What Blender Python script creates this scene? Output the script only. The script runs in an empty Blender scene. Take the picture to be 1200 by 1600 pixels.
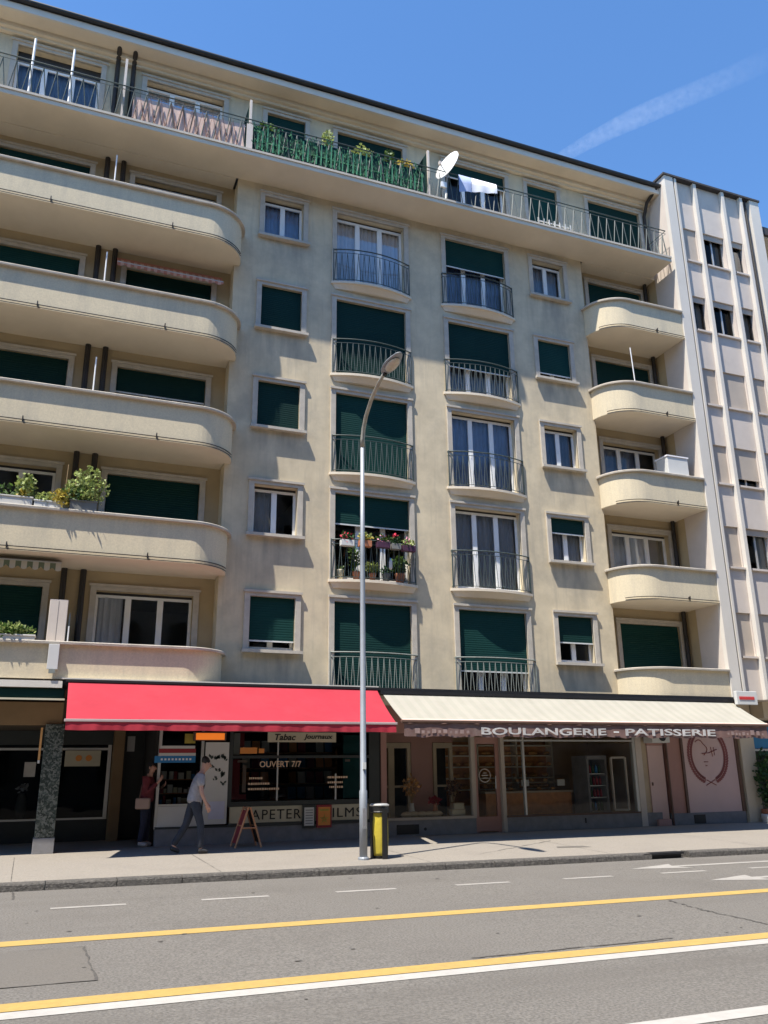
import bpy, math, random
from mathutils import Vector, Matrix
random.seed(7)
PI = math.pi
sc = bpy.context.scene
COL = sc.collection

# ---------------------------------------------------------------- materials
def nodes_of(m):
    m.use_nodes = True
    nt = m.node_tree
    return nt, nt.nodes, nt.links, nt.nodes['Principled BSDF']

def mat(name, col, rough=0.7, var=0.12, vscale=2.0, bump=0.0, bscale=40.0, metal=0.0, spec=0.5,
        grime=0.0, gscale=0.6, grimecol=None, streak=False, grime2=0.0, g2s=(5.5, 5.5, 0.45), objrand=0.0, island=0.0, trans=0.0, detail=6):
    """procedural material: base colour broken up by noise, optional stains and fine bump"""
    m = bpy.data.materials.new(name)
    nt, N, L, B = nodes_of(m)
    B.inputs['Roughness'].default_value = rough
    B.inputs['Metallic'].default_value = metal
    B.inputs['Specular IOR Level'].default_value = spec
    tc = N.new('ShaderNodeTexCoord')
    ns = N.new('ShaderNodeTexNoise'); ns.inputs['Scale'].default_value = vscale
    ns.inputs['Detail'].default_value = detail; ns.inputs['Roughness'].default_value = 0.62
    L.new(tc.outputs['Object'], ns.inputs['Vector'])
    cr = N.new('ShaderNodeValToRGB')
    c = Vector(col)
    lo = [max(0, v*(1-var)) for v in c]; hi = [min(1, v*(1+var)) for v in c]
    cr.color_ramp.elements[0].position = 0.3; cr.color_ramp.elements[1].position = 0.7
    cr.color_ramp.elements[0].color = (*lo, 1); cr.color_ramp.elements[1].color = (*hi, 1)
    L.new(ns.outputs['Fac'], cr.inputs['Fac'])
    out = cr.outputs['Color']
    if grime > 0:
        g = N.new('ShaderNodeTexNoise'); g.inputs['Scale'].default_value = gscale
        g.inputs['Detail'].default_value = 8; g.inputs['Roughness'].default_value = 0.68
        mp = N.new('ShaderNodeMapping'); L.new(tc.outputs['Object'], mp.inputs['Vector'])
        if streak: mp.inputs['Scale'].default_value = (3.2, 3.2, 0.55)
        L.new(mp.outputs['Vector'], g.inputs['Vector'])
        gr = N.new('ShaderNodeValToRGB'); gr.color_ramp.elements[0].position = 0.48; gr.color_ramp.elements[1].position = 0.78
        gr.color_ramp.elements[0].color = (0, 0, 0, 1); gr.color_ramp.elements[1].color = (grime, grime, grime, 1)
        L.new(g.outputs['Fac'], gr.inputs['Fac'])
        mx = N.new('ShaderNodeMix'); mx.data_type = 'RGBA'
        L.new(gr.outputs['Color'], mx.inputs[0]); L.new(out, mx.inputs[6])
        mx.inputs[7].default_value = (*(grimecol or [v*0.5 for v in c]), 1)
        out = mx.outputs[2]
    if grime2 > 0:                                   # rain streaks running down the render
        g2 = N.new('ShaderNodeTexNoise'); g2.inputs['Scale'].default_value = 1.0; g2.inputs['Detail'].default_value = 7; g2.inputs['Roughness'].default_value = 0.6
        m2 = N.new('ShaderNodeMapping'); m2.inputs['Scale'].default_value = g2s; L.new(tc.outputs['Object'], m2.inputs['Vector']); L.new(m2.outputs['Vector'], g2.inputs['Vector'])
        r2 = N.new('ShaderNodeValToRGB'); r2.color_ramp.elements[0].position = 0.52; r2.color_ramp.elements[1].position = 0.75
        r2.color_ramp.elements[0].color = (0, 0, 0, 1); r2.color_ramp.elements[1].color = (grime2, grime2, grime2, 1); L.new(g2.outputs['Fac'], r2.inputs['Fac'])
        x2 = N.new('ShaderNodeMix'); x2.data_type = 'RGBA'; L.new(r2.outputs['Color'], x2.inputs[0]); L.new(out, x2.inputs[6]); x2.inputs[7].default_value = (*(grimecol or col), 1); out = x2.outputs[2]
    if objrand > 0:                                  # each copy faded a little differently
        oi = N.new('ShaderNodeObjectInfo'); h2 = N.new('ShaderNodeHueSaturation'); q2 = N.new('ShaderNodeMapRange'); q2.inputs['To Min'].default_value = 1-objrand; q2.inputs['To Max'].default_value = 1+objrand
        L.new(oi.outputs['Random'], q2.inputs['Value']); L.new(q2.outputs[0], h2.inputs['Value']); L.new(out, h2.inputs['Color']); out = h2.outputs['Color']
    if island > 0:
        ge = N.new('ShaderNodeNewGeometry')
        hs = N.new('ShaderNodeHueSaturation')
        mr = N.new('ShaderNodeMapRange'); mr.inputs['To Min'].default_value = 1-island; mr.inputs['To Max'].default_value = 1+island
        L.new(ge.outputs['Random Per Island'], mr.inputs['Value'])
        L.new(mr.outputs['Result'], hs.inputs['Value']); L.new(out, hs.inputs['Color']); out = hs.outputs['Color']
    L.new(out, B.inputs['Base Color'])
    if bump > 0:
        b = N.new('ShaderNodeTexNoise'); b.inputs['Scale'].default_value = bscale; b.inputs['Detail'].default_value = 4
        L.new(tc.outputs['Object'], b.inputs['Vector'])
        bp = N.new('ShaderNodeBump'); bp.inputs['Strength'].default_value = bump; bp.inputs['Distance'].default_value = 0.02
        L.new(b.outputs['Fac'], bp.inputs['Height']); L.new(bp.outputs['Normal'], B.inputs['Normal'])
    if trans > 0:
        tr = N.new('ShaderNodeBsdfTranslucent'); L.new(out, tr.inputs['Color'])
        ms = N.new('ShaderNodeMixShader'); ms.inputs[0].default_value = trans
        L.new(B.outputs[0], ms.inputs[1]); L.new(tr.outputs[0], ms.inputs[2])
        L.new(ms.outputs[0], N['Material Output'].inputs['Surface'])
    return m

def glass_mat(name, tint=(0.75, 0.8, 0.82), ior=1.5, rough=0.015):
    m = bpy.data.materials.new(name); m.use_nodes = True
    nt = m.node_tree; N = nt.nodes; L = nt.links; N.remove(N['Principled BSDF'])
    fr = N.new('ShaderNodeFresnel'); fr.inputs['IOR'].default_value = ior
    tr = N.new('ShaderNodeBsdfTransparent'); tr.inputs['Color'].default_value = (*tint, 1)
    gl = N.new('ShaderNodeBsdfGlossy'); gl.inputs['Roughness'].default_value = rough; gl.inputs['Color'].default_value = (0.95, 0.97, 1, 1)
    # faint waviness of old panes
    tc = N.new('ShaderNodeTexCoord'); no = N.new('ShaderNodeTexNoise'); no.inputs['Scale'].default_value = 1.6
    L.new(tc.outputs['Object'], no.inputs['Vector'])
    bu = N.new('ShaderNodeBump'); bu.inputs['Strength'].default_value = 0.06; bu.inputs['Distance'].default_value = 0.05
    L.new(no.outputs['Fac'], bu.inputs['Height']); L.new(bu.outputs['Normal'], gl.inputs['Normal'])
    ms = N.new('ShaderNodeMixShader')
    L.new(fr.outputs[0], ms.inputs[0]); L.new(tr.outputs[0], ms.inputs[1]); L.new(gl.outputs[0], ms.inputs[2])
    L.new(ms.outputs[0], N['Material Output'].inputs['Surface'])
    return m

def emit_mat(name, col, strength):
    m = mat(name, col, 0.5)
    B = m.node_tree.nodes['Principled BSDF']
    B.inputs['Emission Color'].default_value = (*col, 1); B.inputs['Emission Strength'].default_value = strength
    return m

M = {}
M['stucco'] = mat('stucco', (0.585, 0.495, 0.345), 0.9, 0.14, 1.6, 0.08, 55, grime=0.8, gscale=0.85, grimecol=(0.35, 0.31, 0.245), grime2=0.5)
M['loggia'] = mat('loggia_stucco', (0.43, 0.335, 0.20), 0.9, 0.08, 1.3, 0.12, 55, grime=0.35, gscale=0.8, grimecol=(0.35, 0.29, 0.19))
M['parapet'] = mat('parapet_render', (0.63, 0.54, 0.38), 0.95, 0.10, 34, 0.12, 60, grime=0.5, gscale=0.8, grimecol=(0.36, 0.33, 0.27), streak=True)
M['soffit'] = mat('soffit_paint', (0.66, 0.58, 0.46), 0.85, 0.06, 1.0, 0.1, 30, grime=0.25, gscale=0.9, grimecol=(0.5, 0.43, 0.33))
M['stone'] = mat('stone_trim', (0.47, 0.425, 0.36), 0.85, 0.12, 5, 0.12, 60, grime=0.5, gscale=1.4, grimecol=(0.36, 0.33, 0.28))
M['cap'] = mat('coping_concrete', (0.50, 0.45, 0.38), 0.9, 0.2, 6, 0.4, 60, grime=0.7, gscale=3, grimecol=(0.22, 0.19, 0.16))
M['white_frame'] = mat('white_frame_paint', (0.80, 0.80, 0.79), 0.45, 0.04, 3)
M['shutter'] = mat('green_shutter', (0.003, 0.033, 0.029), 0.8, 0.10, 0.8, grime=0.25, gscale=1.2, grimecol=(0.008, 0.046, 0.040), spec=0.2, objrand=0.3)
M['shutter_bar'] = mat('shutter_bar', (0.62, 0.63, 0.62), 0.5, 0.05)
M['iron'] = mat('railing_iron', (0.045, 0.065, 0.062), 0.5, 0.2, 8)
M['iron_grey'] = mat('railing_grey', (0.20, 0.22, 0.20), 0.55, 0.2, 8)
M['dark_metal'] = mat('dark_gutter_metal', (0.012, 0.012, 0.014), 0.5, 0.2, 5)
M['brown_pipe'] = mat('brown_pipe', (0.022, 0.017, 0.014), 0.6, 0.2, 4)
M['roof'] = mat('roof_slate', (0.05, 0.045, 0.045), 0.8, 0.2, 6, 0.3, 20)
M['glass'] = glass_mat('window_glass', (0.82, 0.85, 0.88), 1.45)
M['shop_glass'] = glass_mat('shop_glass', (0.88, 0.89, 0.87), 1.28)
M['dark_glass'] = glass_mat('tinted_shop_glass', (0.42, 0.45, 0.45), 1.2)
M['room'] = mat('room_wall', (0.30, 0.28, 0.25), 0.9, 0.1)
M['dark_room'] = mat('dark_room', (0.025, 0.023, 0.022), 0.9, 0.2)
M['curtain'] = mat('net_curtain', (0.78, 0.78, 0.80), 0.9, 0.06, 3, trans=0.35, objrand=0.2)
M['curtain_blue'] = mat('blue_curtain', (0.52, 0.59, 0.72), 0.9, 0.10, 3, trans=0.3, objrand=0.3)
M['white_wall'] = mat('white_render', (0.61, 0.57, 0.51), 0.85, 0.05, 1.0, 0.15, 40, grime=0.18, gscale=0.7, grimecol=(0.55, 0.52, 0.50))
M['pale_panel'] = mat('pale_spandrel', (0.58, 0.51, 0.45), 0.85, 0.06, 2.0, 0.2, 50, grime=0.2, gscale=1.0, grimecol=(0.5, 0.46, 0.44))
M['beige_blind'] = mat('beige_blind', (0.43, 0.37, 0.31), 0.7, 0.06, 2)
M['dark_frame'] = mat('dark_frame', (0.03, 0.03, 0.032), 0.5, 0.1)
M['asphalt'] = mat('asphalt', (0.138, 0.126, 0.111), 0.93, 0.42, 42, 0.5, 160, grime=0.55, gscale=0.45, grimecol=(0.100, 0.089, 0.077), detail=3, grime2=0.55, g2s=(0.05, 1.1, 1.0))
M['asphalt_patch'] = mat('asphalt_patch', (0.125, 0.112, 0.096), 0.92, 0.22, 50, 0.4, 180, grime=0.3, gscale=0.9, grimecol=(0.10, 0.095, 0.09))
M['crack'] = mat('crack_filler', (0.075, 0.068, 0.06), 0.9, 0.3, 20)
M['pavement'] = mat('pavement_asphalt', (0.232, 0.206, 0.174), 0.93, 0.16, 30, 0.3, 120, grime=0.5, gscale=0.7, grimecol=(0.17, 0.15, 0.128), detail=4)
M['granite'] = mat('kerb_granite', (0.085, 0.077, 0.068), 0.85, 0.6, 22, 0.9, 45, grime=0.6, gscale=2.5, grimecol=(0.07, 0.065, 0.06))
M['yellow_paint'] = mat('yellow_road_paint', (0.40, 0.265, 0.075), 0.8, 0.10, 12, 0.3, 160, grime=0.35, gscale=3.5, grimecol=(0.28, 0.21, 0.10))
M['white_paint'] = mat('white_road_paint', (0.38, 0.36, 0.33), 0.8, 0.08, 12, 0.3, 160, grime=0.35, gscale=3.5, grimecol=(0.27, 0.255, 0.235))
M['worn_paint'] = mat('worn_road_paint', (0.31, 0.29, 0.265), 0.85, 0.15, 12, 0.3, 160, grime=0.85, gscale=6, grimecol=(0.17, 0.155, 0.135))
M['ground'] = mat('bare_ground', (0.18, 0.17, 0.15), 0.95, 0.2, 0.5)
M['red_cloth'] = mat('red_awning_cloth', (0.41, 0.022, 0.042), 0.85, 0.10, 1.2, 0.05, 90, grime=0.4, gscale=0.9, grimecol=(0.45, 0.05, 0.07), trans=0.10)
M['red_bar'] = mat('awning_bar', (0.42, 0.33, 0.32), 0.5, 0.1)
M['cream_cloth'] = mat('cream_awning_cloth', (0.80, 0.75, 0.60), 0.85, 0.04, 1.5, 0.12, 90, trans=0.12)
M['brown_trim'] = mat('brown_trim', (0.12, 0.065, 0.045), 0.6, 0.15)
M['grey_lamp'] = mat('galvanised_steel', (0.29, 0.31, 0.335), 0.55, 0.08, 6, metal=0.35)
M['lamp_arm'] = mat('weathered_steel', (0.36, 0.33, 0.27), 0.5, 0.2, 6, metal=0.4)
M['lamp_glass'] = mat('lamp_bowl', (0.50, 0.44, 0.36), 0.3, 0.15, 5)
M['black'] = mat('black_plastic', (0.012, 0.012, 0.012), 0.5, 0.2)
M['yellow_bag'] = mat('yellow_bag', (0.62, 0.50, 0.06), 0.4, 0.12, 5, 0.5, 12, trans=0.25)
M['cream'] = mat('cream_board', (0.52, 0.48, 0.36), 0.7, 0.06, 3)
M['ink'] = mat('black_letters', (0.015, 0.015, 0.015), 0.6, 0.1)
M['white_ink'] = mat('white_letters', (0.80, 0.79, 0.76), 0.6, 0.05)
M['faded_print'] = mat('faded_print', (0.30, 0.21, 0.19), 0.8, 0.3, 5)
M['lit_shelf'] = mat('lit_shelf', (0.74, 0.66, 0.52), 0.6, 0.05)  # lighter than the plain shelf colour, standing in for bakery interior light
M['lit_bakery_wood'] = mat('lit_bakery_wood', (0.55, 0.25, 0.10), 0.6, 0.2, 6)  # wood colour lifted in place of light inside the bakery
M['plum'] = mat('plum_plastic', (0.06, 0.018, 0.045), 0.6, 0.1)
M['faded_ink'] = mat('faded_letters', (0.52, 0.50, 0.48), 0.7, 0.25, 4)
M['cream_ink'] = mat('cream_letters', (0.72, 0.52, 0.36), 0.6, 0.05)
M['red_ink'] = mat('red_letters', (0.55, 0.04, 0.04), 0.6, 0.1)
M['orange'] = emit_mat('orange_sign', (0.85, 0.20, 0.02), 0.35)
M['orange_paper'] = mat('orange_paper', (0.72, 0.27, 0.06), 0.7, 0.08)
M['red_paper'] = mat('red_paper', (0.28, 0.022, 0.03), 0.6, 0.1)
M['blue_paper'] = mat('blue_paper', (0.02, 0.20, 0.48), 0.6, 0.1)
M['teal'] = mat('teal_panel', (0.015, 0.14, 0.14), 0.6, 0.1)
M['white_board'] = mat('white_board', (0.58, 0.58, 0.56), 0.6, 0.05)
M['plinth'] = mat('plinth_stone', (0.21, 0.205, 0.21), 0.85, 0.14, 6, 0.25, 50, grime=0.4, gscale=2, grimecol=(0.18, 0.175, 0.17))
M['shop_dark'] = mat('shop_dark_frame', (0.022, 0.028, 0.028), 0.5, 0.2)
M['pink'] = mat('pink_paint', (0.40, 0.22, 0.185), 0.7, 0.06, 2)
M['pale_pink'] = mat('pale_pink_panel', (0.60, 0.43, 0.40), 0.6, 0.04, 1.5)
M['mauve'] = mat('mauve_ink', (0.24, 0.07, 0.065), 0.6, 0.1)
M['wood'] = mat('warm_wood', (0.36, 0.17, 0.075), 0.6, 0.25, 8)
M['orange_wood'] = mat('aframe_wood', (0.55, 0.25, 0.12), 0.6, 0.2, 10)
M['bread'] = mat('bread_crust', (0.62, 0.33, 0.12), 0.8, 0.3, 10, 0.5, 30, island=0.3)
M['shelf'] = mat('shelf_board', (0.46, 0.37, 0.26), 0.6, 0.1)
M['terrazzo'] = None
M['leaf'] = mat('leaf_green', (0.075, 0.14, 0.028), 0.6, 0.2, 5, island=0.5, trans=0.3)
M['leaf_pale'] = mat('leaf_pale', (0.30, 0.36, 0.11), 0.6, 0.2, 5, island=0.4, trans=0.3)
M['leaf_yellow'] = mat('leaf_yellow', (0.48, 0.38, 0.07), 0.6, 0.2, 5, island=0.3, trans=0.3)
M['leaf_dark'] = mat('leaf_dark', (0.03, 0.085, 0.022), 0.55, 0.2, 5, island=0.5, trans=0.2)
M['hedge'] = mat('plastic_hedge', (0.045, 0.17, 0.065), 0.6, 0.2, 5, island=0.6, trans=0.15)
M['stem'] = mat('dry_stem', (0.30, 0.20, 0.10), 0.8, 0.2)
M['petal_red'] = mat('red_petals', (0.60, 0.03, 0.07), 0.6, 0.2, island=0.4)
M['petal_pink'] = mat('pink_petals', (0.72, 0.30, 0.42), 0.6, 0.2, island=0.3)
M['terracotta'] = mat('terracotta', (0.42, 0.16, 0.08), 0.8, 0.15, 6)
M['planter'] = mat('planter_concrete', (0.55, 0.53, 0.49), 0.85, 0.1, 5)
M['grey_planter'] = mat('grey_planter', (0.18, 0.18, 0.17), 0.8, 0.1, 5)
M['salmon'] = mat('salmon_fabric', (0.80, 0.60, 0.51), 0.9, 0.08, 3, trans=0.2)
M['brown_lattice'] = mat('brown_lattice', (0.17, 0.075, 0.05), 0.7, 0.15)
M['stripe_red'] = mat('faded_red_cloth', (0.48, 0.20, 0.15), 0.9, 0.1, 3)
M['dish'] = mat('dish_white', (0.80, 0.80, 0.80), 0.5, 0.03)
M['cloth_white'] = mat('white_cloth', (0.80, 0.79, 0.82), 0.9, 0.03)
M['cloth_blue'] = mat('pale_blue_cloth', (0.35, 0.42, 0.62), 0.9, 0.06)
M['skin'] = mat('skin', (0.46, 0.25, 0.18), 0.6, 0.08)
M['shirt'] = mat('grey_shirt', (0.27, 0.255, 0.27), 0.9, 0.2, 9, 0.6, 14)
M['denim'] = mat('dark_trousers', (0.026, 0.030, 0.042), 0.9, 0.2, 8, 0.3, 40)
M['maroon'] = mat('maroon_jacket', (0.13, 0.020, 0.026), 0.9, 0.25, 9, 0.6, 14)
M['jeans'] = mat('navy_jeans', (0.018, 0.022, 0.045), 0.9, 0.25, 12, 0.6, 14)
M['hair'] = mat('dark_hair', (0.018, 0.013, 0.010), 0.7, 0.3, 20)
M['shoe'] = mat('dark_shoe', (0.02, 0.02, 0.022), 0.6, 0.2)
M['shoe_pale'] = mat('pale_shoe', (0.40, 0.36, 0.33), 0.7, 0.1)
M['bag'] = mat('tan_bag', (0.34, 0.23, 0.18), 0.7, 0.1)
M['steel'] = mat('aluminium', (0.50, 0.50, 0.48), 0.4, 0.05, metal=0.5)
M['beige_wall'] = mat('beige_render', (0.58, 0.50, 0.38), 0.9, 0.08, 1, 0.2, 40)
M['fascia'] = mat('shop_fascia', (0.24, 0.155, 0.08), 0.8, 0.1, 2)
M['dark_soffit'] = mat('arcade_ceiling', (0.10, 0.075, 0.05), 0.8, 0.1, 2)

def sill_stains(m, x_off, centres, z0, pitch):
    nt = m.node_tree; N = nt.nodes; L = nt.links; B = N['Principled BSDF']; src = B.inputs['Base Color'].links[0].from_socket
    def mth(op, a, b=None):
        q = N.new('ShaderNodeMath'); q.operation = op
        for i, v in enumerate((a, b)):
            if v is None: continue
            if isinstance(v, (int, float)): q.inputs[i].default_value = v
            else: L.new(v, q.inputs[i])
        return q.outputs[0]
    tc = N.new('ShaderNodeTexCoord'); sx = N.new('ShaderNodeSeparateXYZ'); L.new(tc.outputs['Object'], sx.inputs[0])
    fr = mth('FRACT', mth('MULTIPLY', mth('SUBTRACT', sx.outputs['Z'], z0), 1/pitch))
    mz = N.new('ShaderNodeMapRange'); mz.inputs['From Min'].default_value = 0.50; mz.inputs['From Max'].default_value = 0.98; L.new(fr, mz.inputs['Value'])
    mx_ = None
    for c_ in centres:
        d = mth('ABSOLUTE', mth('SUBTRACT', sx.outputs['X'], c_-x_off)); r_ = N.new('ShaderNodeMapRange'); r_.inputs['From Min'].default_value = 0.95; r_.inputs['From Max'].default_value = 0.45; L.new(d, r_.inputs['Value'])
        mx_ = r_.outputs[0] if mx_ is None else mth('MAXIMUM', mx_, r_.outputs[0])
    n = N.new('ShaderNodeTexNoise'); n.inputs['Scale'].default_value = 1.0; n.inputs['Detail'].default_value = 6; mp = N.new('ShaderNodeMapping'); mp.inputs['Scale'].default_value = (4.0, 4.0, 0.9)
    L.new(tc.outputs['Object'], mp.inputs['Vector']); L.new(mp.outputs['Vector'], n.inputs['Vector'])
    nr = N.new('ShaderNodeMapRange'); nr.inputs['From Min'].default_value = 0.40; nr.inputs['From Max'].default_value = 0.72; L.new(n.outputs['Fac'], nr.inputs['Value'])
    fac = mth('MULTIPLY', mth('MULTIPLY', mth('MULTIPLY', mz.outputs[0], mx_), nr.outputs[0]), 0.8)
    mix = N.new('ShaderNodeMix'); mix.data_type = 'RGBA'; L.new(fac, mix.inputs[0]); L.new(src, mix.inputs[6]); mix.inputs[7].default_value = (0.26, 0.235, 0.19, 1); L.new(mix.outputs[2], B.inputs['Base Color'])
sill_stains(M['stucco'], 2.46, (3.743, 12.056), 5.354-1.238, 2.75)

def terrazzo():
    m = bpy.data.materials.new('green_terrazzo'); nt, N, L, B = nodes_of(m)
    tc = N.new('ShaderNodeTexCoord'); v = N.new('ShaderNodeTexVoronoi'); v.inputs['Scale'].default_value = 34
    n = N.new('ShaderNodeTexNoise'); n.inputs['Scale'].default_value = 11; n.inputs['Detail'].default_value = 6
    mx = N.new('ShaderNodeMix'); mx.data_type = 'VECTOR'; mx.inputs[0].default_value = 0.12
    L.new(tc.outputs['Object'], n.inputs['Vector']); L.new(tc.outputs['Object'], mx.inputs[4]); L.new(n.outputs['Color'], mx.inputs[5])
    L.new(mx.outputs[1], v.inputs['Vector'])
    cr = N.new('ShaderNodeValToRGB'); e = cr.color_ramp.elements
    e[0].position = 0.25; e[0].color = (0.014, 0.024, 0.020, 1); e[1].position = 0.8; e[1].color = (0.15, 0.16, 0.14, 1)
    e.new(0.5).color = (0.045, 0.062, 0.052, 1)
    s = N.new('ShaderNodeSeparateColor'); L.new(v.outputs['Color'], s.inputs[0]); L.new(s.outputs[0], cr.inputs['Fac'])
    L.new(cr.outputs['Color'], B.inputs['Base Color']); B.inputs['Roughness'].default_value = 0.35
    return m
M['terrazzo'] = terrazzo()

def stripes(name, c1, c2, width, axis='X', rough=0.85, trans=0.15):
    m = bpy.data.materials.new(name); nt, N, L, B = nodes_of(m)
    tc = N.new('ShaderNodeTexCoord'); sx = N.new('ShaderNodeSeparateXYZ'); L.new(tc.outputs['Object'], sx.inputs[0])
    mu = N.new('ShaderNodeMath'); mu.operation = 'MULTIPLY'; mu.inputs[1].default_value = 1/width; L.new(sx.outputs[axis], mu.inputs[0])
    fr = N.new('ShaderNodeMath'); fr.operation = 'FRACT'; L.new(mu.outputs[0], fr.inputs[0])
    gt = N.new('ShaderNodeMath'); gt.operation = 'GREATER_THAN'; gt.inputs[1].default_value = 0.5; L.new(fr.outputs[0], gt.inputs[0])
    mx = N.new('ShaderNodeMix'); mx.data_type = 'RGBA'; L.new(gt.outputs[0], mx.inputs[0])
    mx.inputs[6].default_value = (*c1, 1); mx.inputs[7].default_value = (*c2, 1)
    n = N.new('ShaderNodeTexNoise'); n.inputs['Scale'].default_value = 2.5; L.new(tc.outputs['Object'], n.inputs['Vector'])
    hs = N.new('ShaderNodeHueSaturation'); mr = N.new('ShaderNodeMapRange'); mr.inputs['To Min'].default_value = 0.88; mr.inputs['To Max'].default_value = 1.08
    L.new(n.outputs['Fac'], mr.inputs['Value']); L.new(mr.outputs[0], hs.inputs['Value']); L.new(mx.outputs[2], hs.inputs['Color'])
    L.new(hs.outputs[0], B.inputs['Base Color']); B.inputs['Roughness'].default_value = rough
    tr = N.new('ShaderNodeBsdfTranslucent'); L.new(hs.outputs[0], tr.inputs['Color'])
    ms = N.new('ShaderNodeMixShader'); ms.inputs[0].default_value = trans
    L.new(B.outputs[0], ms.inputs[1]); L.new(tr.outputs[0], ms.inputs[2]); L.new(ms.outputs[0], N['Material Output'].inputs['Surface'])
    return m
M['cream_stripe'] = stripes('cream_striped_cloth', (0.40, 0.375, 0.32), (0.372, 0.355, 0.298), 0.27)
M['old_stripe'] = stripes('striped_valance', (0.55, 0.50, 0.40), (0.16, 0.19, 0.12), 0.22)
M['red_stripe'] = stripes('red_striped_valance', (0.50, 0.22, 0.17), (0.62, 0.40, 0.33), 0.16)

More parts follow.
